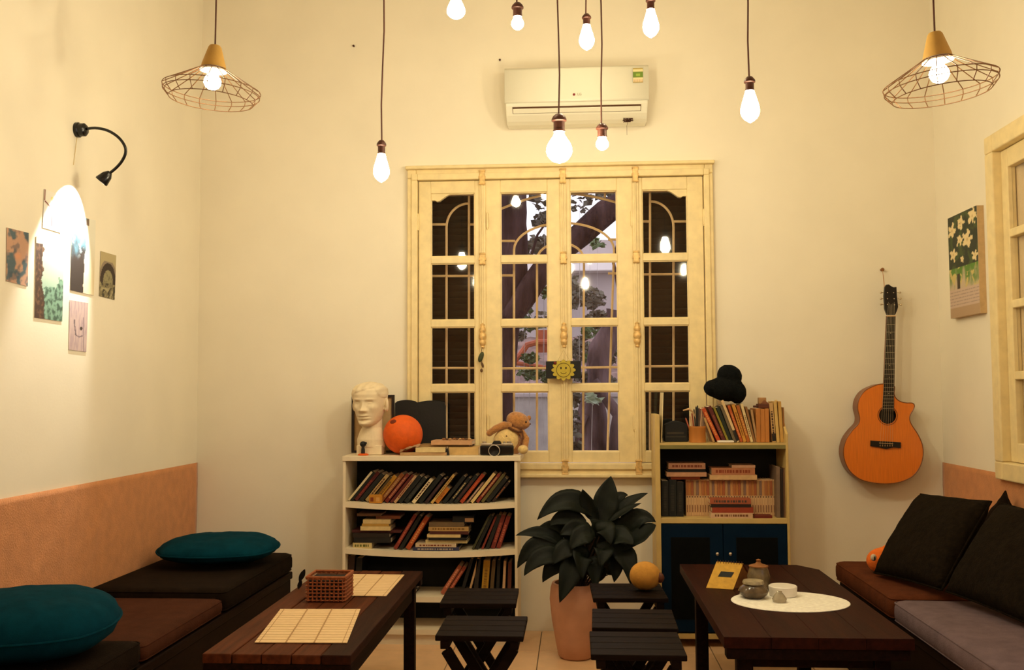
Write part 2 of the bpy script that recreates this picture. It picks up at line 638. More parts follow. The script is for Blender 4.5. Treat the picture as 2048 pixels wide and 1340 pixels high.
ROWS = [(383, 510), (524, 638), (652, 768), (783, 903)]
LEAVES = [(837, 966, 862, 950, -1), (967, 1127, 1002, 1096, 0), (1128.5, 1272.5, 1142, 1236, 0), (1274, 1410, 1287, 1378, 1)]
for li, (a, b, ga, gb, shoulder) in enumerate(LEAVES):
    x0_, x1_, g0, g1 = wx(a), wx(b), wx(ga), wx(gb)
    zt, zb = wz(358), wz(925)
    y0_, y1_ = YB-0.024, YB+0.012
    mb = MB()
    mb.bx(x0_+0.001, g0, y0_, y1_, zb, zt).bx(g1, x1_-0.001, y0_, y1_, zb, zt)
    edges = [zt] + [e for r in ROWS for e in (wz(r[0]), wz(r[1]))] + [zb]
    for k in range(0, len(edges), 2):
        mb.bx(g0-0.0005, g1+0.0005, y0_, y1_, edges[k+1], edges[k])
    leaf = make_obj('casement', mb, MAT['cream'], win, bevel=0.0035)
    if shoulder:      # scalloped outer top corner
        zt1 = wz(ROWS[0][0])
        s = shoulder
        xo = g0 if s < 0 else g1
        d = -s
        px_ = PXM(YB)
        poly = [(0, 0), (42, 0), (38, -2), (30, -6), (23, -11), (18, -15), (12, -16), (8, -13.5), (0, -13.5)]
        pts = [Vector((xo + d*p[0]*px_, y0_+0.004, zt1 + p[1]*px_)) for p in poly]
        make_obj('scalloped_corner', MB().prism(pts, (0, 0.026, 0)), MAT['cream'], leaf, bevel=0.002)
    for r in ROWS:
        make_obj('pane', MB().bx(g0, g1, YB-0.004, YB, wz(r[1]), wz(r[0])), MAT['glass'], leaf)
        # glazing bead around the pane
        bb = MB()
        for c1, c2, c3, c4 in cells(g0-0.001, g1+0.001, wz(r[1])-0.001, wz(r[0])+0.001, [(g0+0.005, g1-0.005, wz(r[1])+0.005, wz(r[0])-0.005)]):
            bb.bx(c1, c2, YB-0.017, YB-0.004, c3, c4)
        make_obj('glazing_bead', bb, MAT['cream'], leaf, bevel=0.002)

# astragals with cremone bolts between the casements
for ai, ax in enumerate((966, 1128, 1273.5)):
    xa = wx(ax)
    o = make_obj('astragal', MB().bx(xa-0.017, xa+0.017, YB-0.037, YB-0.022, wz(924), wz(360)), MAT['cream'], win, bevel=0.006, segs=3)
    rod = MB().tube([(xa-0.001, YB-0.042, wz(938)), (xa-0.001, YB-0.042, wz(345))], 0.005, 10)
    make_obj('bolt_rod', rod, MAT['cream'], o, smooth=True)
    for py in (354, 517, 934):
        g = MB()
        zc = wz(py)
        h = 0.034 if py != 517 else 0.026
        g.bx(xa-0.014, xa+0.014, YB-0.053, YB-0.03, zc-h, zc+h)
        g.bx(xa-0.019, xa+0.019, YB-0.051, YB-0.03, zc-0.007, zc+0.007)
        g.tube([(xa-0.017, YB-0.05, zc+h), (xa+0.017, YB-0.05, zc+h)], 0.006, 8)
        g.tube([(xa-0.017, YB-0.05, zc-h), (xa+0.017, YB-0.05, zc-h)], 0.006, 8)
        make_obj('bolt_guide', g, MAT['brass'], o, bevel=0.003)
    g = MB()
    zc = wz(670)
    prof = [(0.004, 0.062), (0.012, 0.056), (0.010, 0.046), (0.015, 0.038), (0.018, 0.026), (0.013, 0.014), (0.019, 0.004), (0.020, -0.012), (0.014, -0.024), (0.018, -0.034), (0.015, -0.046), (0.008, -0.054), (0.011, -0.062), (0.0, -0.070)]
    g.lathe(prof[::-1], (xa, YB-0.044, zc), 14, sy=0.9)
    make_obj('bolt_handle', g, MAT['brass'], o, smooth=True)
for hx in (836.5, 976, 1266, 1411):
    for py in (440, 845):
        g = MB().tube([(wx(hx), YB-0.03, wz(py+14)), (wx(hx), YB-0.03, wz(py-14))], 0.007, 10)
        g.tube([(wx(hx), YB-0.03, wz(py+17)), (wx(hx), YB-0.03, wz(py-17))], 0.004, 8)
        make_obj('hinge', g, MAT['cream'], win, smooth=True)

# iron grille behind the panes
GY = YB+0.13
grille = MB()
gr = make_obj('security_grille', MB().bx(HX0+0.001, HX1-0.001, GY-0.006, GY+0.006, wz(912), wz(906)).bx(HX0+0.001, HX1-0.001, GY-0.006, GY+0.006, wz(376), wz(371)), MAT['grille'], win)


def gp(px, py):
    return at(px, py, y=GY)


def bar(pts, r=0.0068):
    make_obj('bar', MB().tube([gp(*p) for p in pts], r, 6), MAT['grille'], gr, smooth=True)


def arc(cx, cy, rx, ry, a0, a1, n=10):
    return [(cx+rx*math.cos(math.radians(a0+(a1-a0)*k/n)), cy-ry*math.sin(math.radians(a0+(a1-a0)*k/n))) for k in range(n+1)]


bar([(893, 906), (893, 455)] + arc(938, 455, 45, 48, 180, 90)[1:])
bar([(938, 906), (938, 374)])
bar([(846, 449), (893, 449)])
bar([(938, 449), (980, 449)])
bar([(846, 552), (1000, 552)])
bar([(846, 736), (990, 736)])
bar([(1028, 906), (1028, 500)] + arc(1128, 500, 100, 54, 180, 0, 20)[1:] + [(1215, 906)])
bar([(1074, 906), (1074, 520)] + arc(1121, 520, 47, 34, 180, 0, 12)[1:] + [(1166, 906)])
bar([(985, 425)] + [(985 + 140*k/7, 425 - 38*math.sin(k/7*PI/2)) for k in range(1, 8)] + [(1125 + 140*k/7, 387 + 28*(1-math.cos(k/7*PI/2))) for k in range(1, 8)])
bar([(1028, 374), (1028, 398)])
bar([(1210, 374), (1210, 395)])
bar([(975, 482), (1030, 482)])
bar([(985, 551), (1028, 551)])
bar([(980, 737), (1110, 736)])
bar([(1216, 479), (1262, 479)])
bar([(1216, 547), (1262, 547)])
bar([(1110, 736), (1262, 734)])
bar([(1300, 906), (1300, 374)])
bar([(1347, 906), (1347, 455)] + arc(1302, 455, 45, 52, 0, 90)[1:])
bar([(1262, 443), (1300, 443)])
bar([(1347, 443), (1395, 443)])
bar([(1262, 549), (1395, 548)])
bar([(1262, 733), (1395, 732)])

# closed louvred shutters behind the outer casements
SY = YB+0.21
for (a, b) in ((838, 976), (1268, 1409)):
    X0, X1 = at(a, 645, y=SY).x, at(b, 645, y=SY).x
    X0, X1 = max(X0, HX0+0.003), min(X1, HX1-0.003)
    Z0, Z1 = HZ0+0.004, HZ1-0.004
    mb = MB().bx(X0, X0+0.04, SY-0.014, SY+0.014, Z0, Z1).bx(X1-0.04, X1, SY-0.014, SY+0.014, Z0, Z1)
    for z0_, z1_ in ((Z0, Z0+0.06), (Z1-0.06, Z1), ((Z0+Z1)/2-0.025, (Z0+Z1)/2+0.025)):
        mb.bx(X0+0.04, X1-0.04, SY-0.0139, SY+0.0139, z0_, z1_)
    sh = make_obj('shutter', mb, MAT['shutter'], win)
    n = 40
    first = None
    for k in range(n):
        z = Z0+0.055 + (Z1-Z0-0.11)*(k+0.5)/n
        if first is None:
            first = make_obj('slat', MB().box((0, 0, 0), (X1-X0-0.078, 0.006, 0.043), rotX(0.62)), MAT['shutter'], None, (0, 0, 0))
            o = first
        else:
            o = first.copy()
            COL.objects.link(o)
        o.parent = sh
        o.location = Vector(((X0+X1)/2, SY, z)) - root_loc(win)

# ------------------------------------------------------------------ right wall window with a curtain
w2 = bpy.data.objects.new('window_2', None)
COL.objects.link(w2)
w2.location = (XR, (W2Y0+W2Y1)/2, W2Z0)
w2['kind'] = 'structure'
mb = MB()
for a, b, c, d in cells(W2Y0-0.055, W2Y1+0.055, W2Z0-0.055, W2Z1+0.055, [(W2Y0+0.02, W2Y1-0.02, W2Z0+0.02, W2Z1-0.02)]):
    mb.bx(XR-0.035, XR+0.03, a, b, c, d)
make_obj('outer_casing', mb, MAT['cream'], w2, bevel=0.006)
zr = [0.0, 0.235, 0.245+0.01, 0.49, 0.51, 0.745, 0.765, 1.0]
for k in range(4):
    ya = W2Y1-0.02 - k*(W2Y1-W2Y0-0.04)/4
    yb_ = W2Y1-0.02 - (k+1)*(W2Y1-W2Y0-0.04)/4
    ya, yb_ = yb_+0.001, ya-0.001
    Z0, Z1 = W2Z0+0.022, W2Z1-0.022
    mb = MB().bx(XR+0.002, XR+0.036, ya, ya+0.06, Z0, Z1).bx(XR+0.002, XR+0.036, yb_-0.06, yb_, Z0, Z1)
    g0, g1 = ya+0.06, yb_-0.06
    zz = [Z0+0.08]
    H_ = (Z1-Z0-0.16-3*0.035)/4
    mb.bx(XR+0.002, XR+0.036, g0, g1, Z0, Z0+0.08).bx(XR+0.002, XR+0.036, g0, g1, Z1-0.08, Z1)
    panes = []
    for j in range(4):
        za = Z0+0.08 + j*(H_+0.035)
        panes.append((za, za+H_))
        if j < 3:
            mb.bx(XR+0.002, XR+0.036, g0, g1, za+H_, za+H_+0.035)
    lf = make_obj('casement', mb, MAT['cream'], w2, bevel=0.004)
    for za, zb_ in panes:
        make_obj('pane', MB().bx(XR+0.02, XR+0.023, g0, g1, za, zb_), MAT['glass'], lf)
cw = MB().grid(lambda u, v: Vector((XR+0.050+0.009*math.sin(u*90)+0.003*math.sin(u*31+v*4), W2Y0+0.015+(W2Y1-W2Y0-0.03)*u, W2Z0+0.015+(W2Z1-W2Z0-0.03)*v)), 160, 12)
cur = top('curtain', cw, MAT['curtain'], 'cream gathered curtain hanging behind the panes of the right wall window', 'curtain', smooth='all')
md = cur.modifiers.new('thick', 'SOLIDIFY')
md.thickness = 0.003

# ------------------------------------------------------------------ garden outside the back window
gg = struct('garden_ground', MB().bx(-14, 14, YB+0.3, 30, -0.3, -0.1), MAT['gground'])
hs = thing('house', 'pale rendered house wall with white ledge seen through the window', 'house', (2, 16.2, -0.1))
zl, zh = at(1128, 547, y=16).z, at(1128, 480, y=16).z
make_obj('wall', MB().bx(-4, 9, 16, 16.6, -0.1, zl), MAT['house'], hs)
make_obj('ledge', MB().bx(-4.2, 9.2, 15.7, 16.7, zl, at(1128, 519, y=16).z), MAT['houselight'], hs, bevel=0.02)
make_obj('parapet', MB().bx(-4, 9, 16.05, 16.5, at(1128, 519, y=16).z, zh), MAT['house'], hs)

gw = thing('garden_wall', 'low mottled grey garden wall below the window view', 'wall', (0.2, 9.3, -0.1))
make_obj('wall_body', MB().bx(-3, 4, 9.2, 9.4, -0.1, at(1060, 795, y=9.2).z), MAT['gwall'], gw)
make_obj('coping', MB().bx(-3, 4, 9.16, 9.44, at(1060, 795, y=9.2).z, at(1060, 786, y=9.2).z), MAT['house'], gw, bevel=0.01)


def tree_tube(pts, Y, n=12):
    """pts: (px, py, radius_px)"""
    P = [at(p[0], p[1], y=Y) for p in pts]
    return P, [p[2]*PXM(Y) for p in pts]


def limb(name, pts, Y, mat, parent, disp=0.15):
    P, r = tree_tube(pts, Y)
    # subdivide
    PP, RR = [], []
    for i in range(len(P)-1):
        for k in range(4):
            t = k/4
            PP.append(P[i].lerp(P[i+1], t))
            RR.append(r[i]*(1-t)+r[i+1]*t)
    PP.append(P[-1])
    RR.append(r[-1])
    m_ = MB().tube(PP, RR, 14)
    for v in m_.v:
        d = fbm(v.x*5, v.y*5, v.z*3)*disp*max(RR)*0.8
        v.x += d
        v.z += d*0.3
    return make_obj(name, m_, mat, parent, smooth='all')


base = at(1002, 960, y=8.0)
tree = thing('garden_tree', 'dark leaning garden tree with thick branch across the panes', 'tree', (base.x, 8.0, -0.1))
limb('trunk', [(985, 1150, 40), (1000, 900, 22), (1003, 760, 26), (1012, 640, 30), (1022, 560, 34), (1026, 470, 30), (1022, 380, 30), (1020, 280, 26)], 8.0, MAT['bark'], tree)
limb('branch', [(1018, 640, 20), (1050, 590, 24), (1098, 520, 23), (1160, 470, 24), (1210, 425, 26), (1260, 395, 20), (1320, 350, 14)], 7.9, MAT['bark'], tree)
limb('branch', [(1060, 520, 3), (1075, 470, 2.5), (1096, 440, 2), (1120, 400, 1.5)], 7.8, MAT['bark'], tree)
limb('branch', [(1245, 620, 5), (1234, 560, 4), (1226, 520, 3), (1240, 470, 2)], 8.2, MAT['bark'], tree)
base = at(1190, 960, y=7.2)
tree2 = thing('garden_tree', 'greyish stump-like tree base with flaring roots low in the panes', 'tree', (base.x, 7.2, -0.1))
limb('trunk', [(1190, 1100, 70), (1192, 960, 48), (1188, 880, 32), (1186, 810, 27), (1194, 740, 24), (1214, 680, 20), (1232, 620, 16)], 7.2, MAT['barkpale'], tree2, 0.3)
limb('root', [(1190, 760, 8), (1236, 830, 12), (1228, 920, 18), (1240, 1050, 22)], 7.05, MAT['barkpale'], tree2, 0.3)
limb('root', [(1172, 830, 6), (1152, 880, 7), (1140, 960, 10)], 7.1, MAT['barkpale'], tree2, 0.3)


def leaf_cloud(name, specs, Y, n, size, mat, label, cat='bush', seed=1, depth=0.4):
    rnd = random.Random(seed)
    mb_ = MB()
    for (px, py, rx, ry) in specs:
        for _ in range(n):
            while True:
                a, b = rnd.uniform(-1, 1), rnd.uniform(-1, 1)
                if a*a+b*b < 1:
                    break
            c = at(px+a*rx, py+b*ry, y=Y+rnd.uniform(-depth, depth))
            L_ = size*rnd.uniform(0.6, 1.3)
            w_ = L_*rnd.uniform(0.25, 0.45)
            R_ = rotZ(rnd.uniform(0, 6.3)) @ rotX(rnd.uniform(-1.2, 1.2)) @ rotY(rnd.uniform(-1, 1))
            vs = [R_ @ Vector(q) + c for q in ((-L_/2, 0, 0), (0, -w_, 0.12*L_), (L_/2, 0, 0), (0, w_, 0.12*L_))]
            mb_.add(vs, [(0, 1, 2, 3)])
    b_ = basis(mb_)
    o = thing(name, label, cat, (b_.x, b_.y, -0.1))
    fo = make_obj('foliage', mb_, mat, o, recalc=False)
    fo['kind'] = 'stuff'
    for (px, py, rx, ry) in specs[:2]:
        c = at(px, py, y=Y)
        make_obj('stem', MB().tube([(c.x+0.05, Y, -0.1), (c.x-0.02, Y, (c.z-0.1)/2), c], 0.0018, 5), MAT['gwall'], o, smooth=True)
    return o


o = leaf_cloud('slender_tree', [(1090, 400, 30, 20), (1160, 400, 26, 26), (1215, 385, 24, 16), (1150, 360, 90, 16), (1085, 440, 18, 14)], 8.6, 46, 0.085, MAT['gleafdk'], 'slender tree with sparse dark leaves against white sky', 'tree', 3)
o['kind'] = 'thing'
leaf_cloud('garden_bush', [(1062, 500, 40, 16), (1075, 488, 22, 12)], 12.9, 60, 0.16, MAT['gleafdk'], 'dim bush behind tree fork beside the trunk', 'bush', 4)
leaf_cloud('garden_bush', [(1180, 480, 14, 6), (1195, 490, 12, 6)], 13, 26, 0.12, MAT['gleaf'], 'small bright green plant on the far parapet', 'bush', 5)
leaf_cloud('garden_bush', [(1185, 598, 26, 20), (1150, 585, 12, 34)], 12.5, 130, 0.10, MAT['gleafdk'], 'dull round bush in front of the far house wall', 'bush', 6)
leaf_cloud('garden_bush', [(1050, 610, 14, 30), (1088, 560, 10, 40), (1060, 650, 20, 12)], 8.35, 100, 0.055, MAT['gleaf'], 'green shrub climbing beside the dark trunk', 'bush', 7, 0.12)
leaf_cloud('garden_bush', [(1060, 716, 18, 9), (1060, 748, 26, 12), (1094, 756, 10, 12)], 8.4, 110, 0.055, MAT['gleaf'], 'green plants growing between the coral rails', 'bush', 8, 0.2)
leaf_cloud('garden_bush', [(1178, 662, 12, 14), (1200, 670, 14, 6), (1182, 718, 14, 10)], 7.8, 60, 0.06, MAT['gleaf'], 'bright leafy sprig beside the small brick pile', 'bush', 9)
leaf_cloud('garden_bush', [(1185, 802, 16, 9)], 6.6, 16, 0.09, MAT['gleafpale'], 'pale drooping leaf rosette in front of the stump', 'bush', 10, 0.05)
leaf_cloud('garden_bush', [(1150, 790, 8, 22), (1150, 850, 7, 34), (1156, 895, 9, 10)], 6.9, 36, 0.07, MAT['gleafdk'], 'dark undergrowth left of the pale stump', 'bush', 12, 0.1)


leaf_cloud('garden_bush', [(1160, 700, 20, 26), (1200, 640, 26, 18), (1220, 700, 16, 30)], 9.75, 150, 0.075, MAT['gleafdk'], 'brownish dry shrub behind the pale stump', 'bush', 14, 0.2)
leaf_cloud('garden_bush', [(1215, 770, 20, 20), (1168, 756, 16, 10)], 8.3, 70, 0.07, MAT['gleafdk'], 'low dull shrub between the stump and coral rails', 'bush', 15, 0.2)
leaf_cloud('garden_bush', [(1085, 640, 14, 16), (1040, 672, 14, 10)], 9.02, 60, 0.06, MAT['gleafdk'], 'dull ivy shrub above the coral rails', 'bush', 16, 0.08)


def cpath(pts, Y, r):
    return MB().tube([at(p[0], p[1], y=Y) for p in pts], r, 8)


cr = thing('garden_rail', 'coral painted bent garden rails beyond the panes', 'rail', tuple(at(1065, 760, y=8.7)))
make_obj('rail', cpath([(1022, 728), (1040, 710), (1054, 690), (1075, 684), (1140, 684)], 8.7, 0.028), MAT['coral'], cr, smooth=True)
make_obj('rail', cpath([(1030, 726), (1060, 730), (1100, 737), (1140, 742)], 8.7, 0.02), MAT['coral'], cr, smooth=True)
make_obj('backboard', MB().bx(at(1074, 700, y=8.75).x, at(1112, 700, y=8.75).x, 8.74, 8.78, at(1074, 705, y=8.75).z, at(1074, 660, y=8.75).z), MAT['coral'], cr)
mb = MB()
bank = thing('earth_bank', 'brownish earth bank behind the garden wall', 'bank', (0.5, 11, -0.1))
make_obj('slope', MB().grid(lambda u, v: Vector((-3+7*u, 10+2.2*max(0.0, v*1.1-0.1), -0.1 if v == 0 else at(1128, 790-115*max(0.0, v*1.1-0.1), y=10+2.2*max(0.0, v*1.1-0.1)).z + 0.08*fbm(u*20, v*9))), 60, 20), M('earth', (0.20, 0.13, 0.11), 0.95, 0.5, 6, 0.5, 12), bank, smooth='all')
# ------------------------------------------------------------------ hanging bulbs
def cord_to_ceiling(p, slant_px=0.0):
    return Vector((p.x + slant_px, p.y, ZC))


def hanging_bulb(px, py_top, py_glass, py_bot, wpx, shape, label, real_w, slant=0.0, glow='bulb'):
    Y = real_w*F/wpx
    pt = at(px, py_top, y=Y)
    pg = at(px, py_glass, y=Y)
    pb = at(px, py_bot, y=Y)
    r = real_w/2
    t = thing('hanging_bulb', label, 'light bulb', tuple(pb), 'bare bulbs hanging on brown cords')
    c = (pt.x, Y)
    topc = cord_to_ceiling(pt, slant)
    pts = [pt.lerp(topc, k/10) + Vector((0.003*math.sin(k*1.7+px), 0, 0)) for k in range(11)]
    make_obj('cord', MB().tube(pts, 0.0032, 6), MAT['cordbrown'], t, smooth=True)
    h = pt.z - pg.z
    s = r*0.52 if shape != 'small' else 0.019
    s = max(0.016, min(s, 0.023))
    prof = [(0.0, h+0.006), (s*0.55, h+0.004), (s*0.95, h-0.004), (s*1.15, h*0.78), (s*1.15, h*0.66), (s*0.86, h*0.60), (s*0.86, h*0.12), (s*0.94, h*0.10), (s*0.94, 0.0), (0, -0.001)]
    make_obj('socket', MB().lathe(prof[::-1], (pt.x, Y, pg.z), 18), MAT['socket'], t, smooth=True)
    H = pg.z - pb.z
    prof = []
    n = 16
    for k in range(n+1):
        u = k/n            # 0 bottom .. 1 neck
        if shape == 'tear':
            prof_pts = [(0, 0.0), (0.05, 0.30), (0.12, 0.62), (0.22, 0.88), (0.33, 1.0), (0.45, 0.99), (0.6, 0.86), (0.75, 0.70), (0.88, 0.56), (1.0, 0.46)]
        elif shape == 'globe':
            prof_pts = [(0, 0.0), (0.04, 0.36), (0.12, 0.66), (0.24, 0.90), (0.38, 1.0), (0.52, 0.96), (0.66, 0.82), (0.8, 0.58), (0.9, 0.42), (1.0, 0.36)]
        else:
            prof_pts = [(0, 0.0), (0.06, 0.42), (0.16, 0.70), (0.3, 0.92), (0.46, 1.0), (0.62, 0.94), (0.78, 0.78), (0.9, 0.66), (1.0, 0.62)]
        for (a, ra), (b, rb) in zip(prof_pts, prof_pts[1:]):
            if a <= u <= b:
                prof.append((r*(ra+(rb-ra)*(u-a)/(b-a)), H*u))
                break
    make_obj('bulb', MB().lathe(prof, (pt.x, Y, pb.z), 18), MAT[glow], t, smooth='all')
    return t


hanging_bulb(763, 283, 308, 365, 33, 'tear', 'teardrop bulb hanging lowest, left of the window top', 0.062, 0.02)
hanging_bulb(912, -30, -4, 39, 38, 'tear', 'bulb cut by the top edge, leftmost of the top row', 0.064, glow='bulbdim')
hanging_bulb(1035, 8, 34, 60, 26, 'small', 'small round bulb hanging above left end of the air conditioner', 0.046, glow='bulbdim')
hanging_bulb(1118, 231, 264, 327, 53, 'globe', 'large round globe bulb hanging in front of the air conditioner', 0.092)
hanging_bulb(1173, 30, 50, 101, 31, 'tear', 'teardrop bulb hanging just above middle of the air conditioner', 0.060, glow='bulbdim')
hanging_bulb(1204, 250, 275, 301, 26, 'small', 'small round bulb hanging below the air conditioner', 0.046)
hanging_bulb(1301, -5, 19, 76, 33, 'tear', 'teardrop bulb hanging above the green air conditioner label', 0.062, glow='bulbdim')
hanging_bulb(1499, 156, 182, 246, 38, 'tear', 'teardrop bulb hanging alone to the right of the window', 0.066, -0.01)

for (bx_, by_b, bz, lab) in ((0.12, -0.9, 2.36, 'reflected in the middle of the window'), (1.22, -0.9, 2.50, 'reflected in the right shutter panes'), (-1.10, -0.9, 2.40, 'added for fill light nearest the left wall')):  # first two follow pane reflections; the left one is added for fill light
    t = thing('hanging_bulb', 'teardrop bulb hung behind the camera, ' + lab, 'light bulb', (bx_, by_b, bz), 'bare bulbs hanging on brown cords')
    make_obj('bulb', MB().lathe([(0.0, 0.0), (0.016, 0.003), (0.029, 0.020), (0.032, 0.040), (0.028, 0.070), (0.016, 0.105), (0.014, 0.115)], (bx_, by_b, bz), 18), MAT['bulb'], t, smooth='all')
    make_obj('socket', MB().lathe([(0.017, 0.115), (0.017, 0.15), (0.022, 0.155), (0.020, 0.170), (0.0, 0.178)], (bx_, by_b, bz), 16), MAT['socket'], t, smooth=True)
    make_obj('cord', MB().tube([(bx_, by_b, bz+0.176), (bx_, by_b, ZC)], 0.0032, 6), MAT['cordbrown'], t, smooth=True)

# ------------------------------------------------------------------ wire cage pendants


def cage_lamp(px, py, wpx, tilt, label, ceil_px=0.0, cord_mat='cordbrown'):
    RW = 0.178
    Y = 2*RW*F/wpx
    c = at(px, py, y=Y)              # centre of the cap's lower rim
    T = rotY(tilt) @ rotX(0.02)
    t = thing('cage_pendant', label, 'pendant lamp', tuple(c), 'wire cage pendants')

    def X(m):
        return m.xf(Matrix.Translation(c) @ T.to_4x4())
    make_obj('cap', X(MB().lathe([(0.046, 0.0), (0.044, 0.012), (0.024, 0.078), (0.019, 0.085), (0.0, 0.087)], (0, 0, 0), 24)), MAT['ochre'], t, smooth=True)
    make_obj('reflector', X(MB().lathe([(0.05, -0.012), (0.046, -0.001), (0.0, -0.0008), (0.0, -0.003), (0.044, -0.004)], (0, 0, 0), 24)), MAT['reflector'], t, smooth=True)
    rings = [(0.048, -0.004), (0.112, -0.042), (RW, -0.080), (RW*0.985, -0.098), (RW*0.86, -0.124)]
    cage = MB()
    n = 18
    w = 0.0017
    for (r, z) in rings:
        if abs(r-0.112) < 1e-6:
            continue
        cage.tube([(r*math.cos(2*PI*k/48), r*math.sin(2*PI*k/48), z) for k in range(48)], w, 5, closed=True)
    cg = make_obj('cage_rings', X(cage), MAT['wire'], t, smooth=True)
    for k in range(n):
        a = 2*PI*(k+0.3)/n
        make_obj('cage_rib', X(MB().tube([(r*math.cos(a), r*math.sin(a), z) for r, z in rings], w, 5)), MAT['wire'], t, smooth=True)
    make_obj('lamp_socket', X(MB().lathe([(0.0, -0.022), (0.014, -0.022), (0.016, -0.004), (0.0, -0.003)], (0, 0, 0), 14)), MAT['reflector'], t, smooth=True)
    make_obj('bulb', X(MB().lathe([(0.0, -0.084), (0.012, -0.082), (0.024, -0.074), (0.0315, -0.060), (0.032, -0.050), (0.027, -0.036), (0.018, -0.026), (0.013, -0.022)], (0, 0, 0), 20)), MAT['cagebulb'], t, smooth='all')
    p0 = c + T @ Vector((0, 0, 0.086))
    make_obj('cord', MB().tube([p0, p0.lerp(Vector((p0.x+ceil_px, p0.y, ZC)), 0.5), (p0.x+ceil_px, p0.y, ZC)], 0.003, 6), MAT[cord_mat], t, smooth=True)


cage_lamp(427, 136, 197, 0.07, 'wire cage pendant with ochre cap hanging left, above the gooseneck lamp', 0.01)
cage_lamp(1875, 116, 214, -0.085, 'wire cage pendant with ochre cap hanging right, above the guitar', -0.01)

# ------------------------------------------------------------------ gooseneck wall lamp and its beam
LB = at(153, 260, x=XL)
gl = thing('gooseneck_wall_lamp', 'black gooseneck spotlight on the left wall above photo prints', 'wall lamp', tuple(LB))
R90 = rotY(PI/2)
make_obj('wall_mount', MB().lathe([(0.030, 0.0), (0.030, 0.012), (0.026, 0.016), (0.026, 0.034), (0.018, 0.042), (0.0, 0.044)], LB, 20, R90), MAT['blackgloss'], gl, smooth=True)
path = [(166, 259), (190, 256), (215, 261), (236, 274), (249, 291), (251, 306), (244, 322), (232, 336), (216, 349)]
path = [(0.5*(2*path[i_][0]+(-path[max(i_-1,0)][0]+path[i_+1][0])*u+(2*path[max(i_-1,0)][0]-5*path[i_][0]+4*path[i_+1][0]-path[min(i_+2,8)][0])*u*u+(-path[max(i_-1,0)][0]+3*path[i_][0]-3*path[i_+1][0]+path[min(i_+2,8)][0])*u**3),
         0.5*(2*path[i_][1]+(-path[max(i_-1,0)][1]+path[i_+1][1])*u+(2*path[max(i_-1,0)][1]-5*path[i_][1]+4*path[i_+1][1]-path[min(i_+2,8)][1])*u*u+(-path[max(i_-1,0)][1]+3*path[i_][1]-3*path[i_+1][1]+path[min(i_+2,8)][1])*u**3)) for i_ in range(8) for u in (0, 0.25, 0.5, 0.75)] + [path[8]]
n = len(path)
NP = []
for k, (a, b) in enumerate(path):
    NP.append(at(a, b, y=LB.y - 0.05*math.sin(k/(n-1)*PI)*0.4))
NP[0].x = LB.x+0.036
make_obj('flexible_arm', MB().tube(NP, 0.0058, 10), MAT['blackgloss'], gl, smooth=True)
hc = NP[-1]
aim = Vector((-0.110, -0.030, -0.135)).normalized()
zax = -aim
xax = zax.cross(Vector((0, 1, 0))).normalized()
RH = Matrix((xax, zax.cross(xax), zax)).transposed()
make_obj('lamp_head', MB().lathe([(0.0, -0.034), (0.022, -0.034), (0.026, -0.040), (0.027, -0.036), (0.020, -0.004), (0.009, 0.012), (0.0, 0.014)], hc, 20, RH), MAT['blackgloss'], gl, smooth=True)
sl = bpy.data.lights.new('spot_beam', 'SPOT')
sl.energy = 30
sl.color = (1.0, 0.95, 0.84)
sl.spot_size = math.radians(80)
sl.spot_blend = 0.25
sl.shadow_soft_size = 0.006
so = bpy.data.objects.new('spot_beam', sl)
COL.objects.link(so)
so.parent = gl
so.matrix_world = Matrix.Translation(hc + aim*0.043) @ RH.to_4x4()
so.location = hc + aim*0.043 - LB
so.rotation_euler = RH.to_euler()
make_obj('lamp_wire', MB().tube([LB + Vector((0.002, 0.004, -0.02)), at(147, 330, x=XL+0.002)], 0.0012, 5), MAT['cream'], gl)

# ------------------------------------------------------------------ air conditioner
AY = 4.80
a0, a1 = at(1009, 205, y=AY), at(1298, 196, y=AY)
ax0, ax1 = a0.x, a1.x
zt = at(1150, 132, y=AY).z
zp = at(1150, 202, y=AY).z
zb = at(1150, 243, y=4.86).z
ac = thing('air_conditioner', 'white wall mounted split air conditioner above the window', 'air conditioner', ((ax0+ax1)/2, YB, zb))
prof = [(YB-0.002, zt-0.004), (AY+0.025, zt-0.006), (AY+0.014, zt-0.012), (AY+0.014, zp+0.004), (AY+0.022, zp-0.012), (AY+0.055, zp-0.052), (AY+0.085, zb+0.012), (AY+0.11, zb), (YB-0.002, zb+0.004)]
make_obj('body', MB().prism([Vector((ax0+0.004, p[0], p[1])) for p in prof], (ax1-ax0-0.008, 0, 0)), MAT['acplastic'], ac, bevel=0.006, segs=3)
fp = MB().grid(lambda u, v: Vector((ax0+(ax1-ax0)*u, AY + 0.004 + 0.010*(2*v-1)**2*(1 if v > 0.5 else 0.2), zp+(zt-zp)*v)), 2, 16)
fpo = make_obj('front_panel', fp, MAT['acplastic'], ac, smooth='all', recalc=False)
md = fpo.modifiers.new('t', 'SOLIDIFY')
md.thickness = 0.012
md.offset = -1


def acp(px, py):     # a point on the sloping outlet face
    y = AY+0.03
    p = at(px, py, y=y)
    return p


tl_ = (AY+0.022, zp-0.012)
bl_ = (AY+0.085, zb+0.012)
lx0, lx1 = at(1026, 220, y=AY+0.04).x, at(1281, 215, y=AY+0.04).x


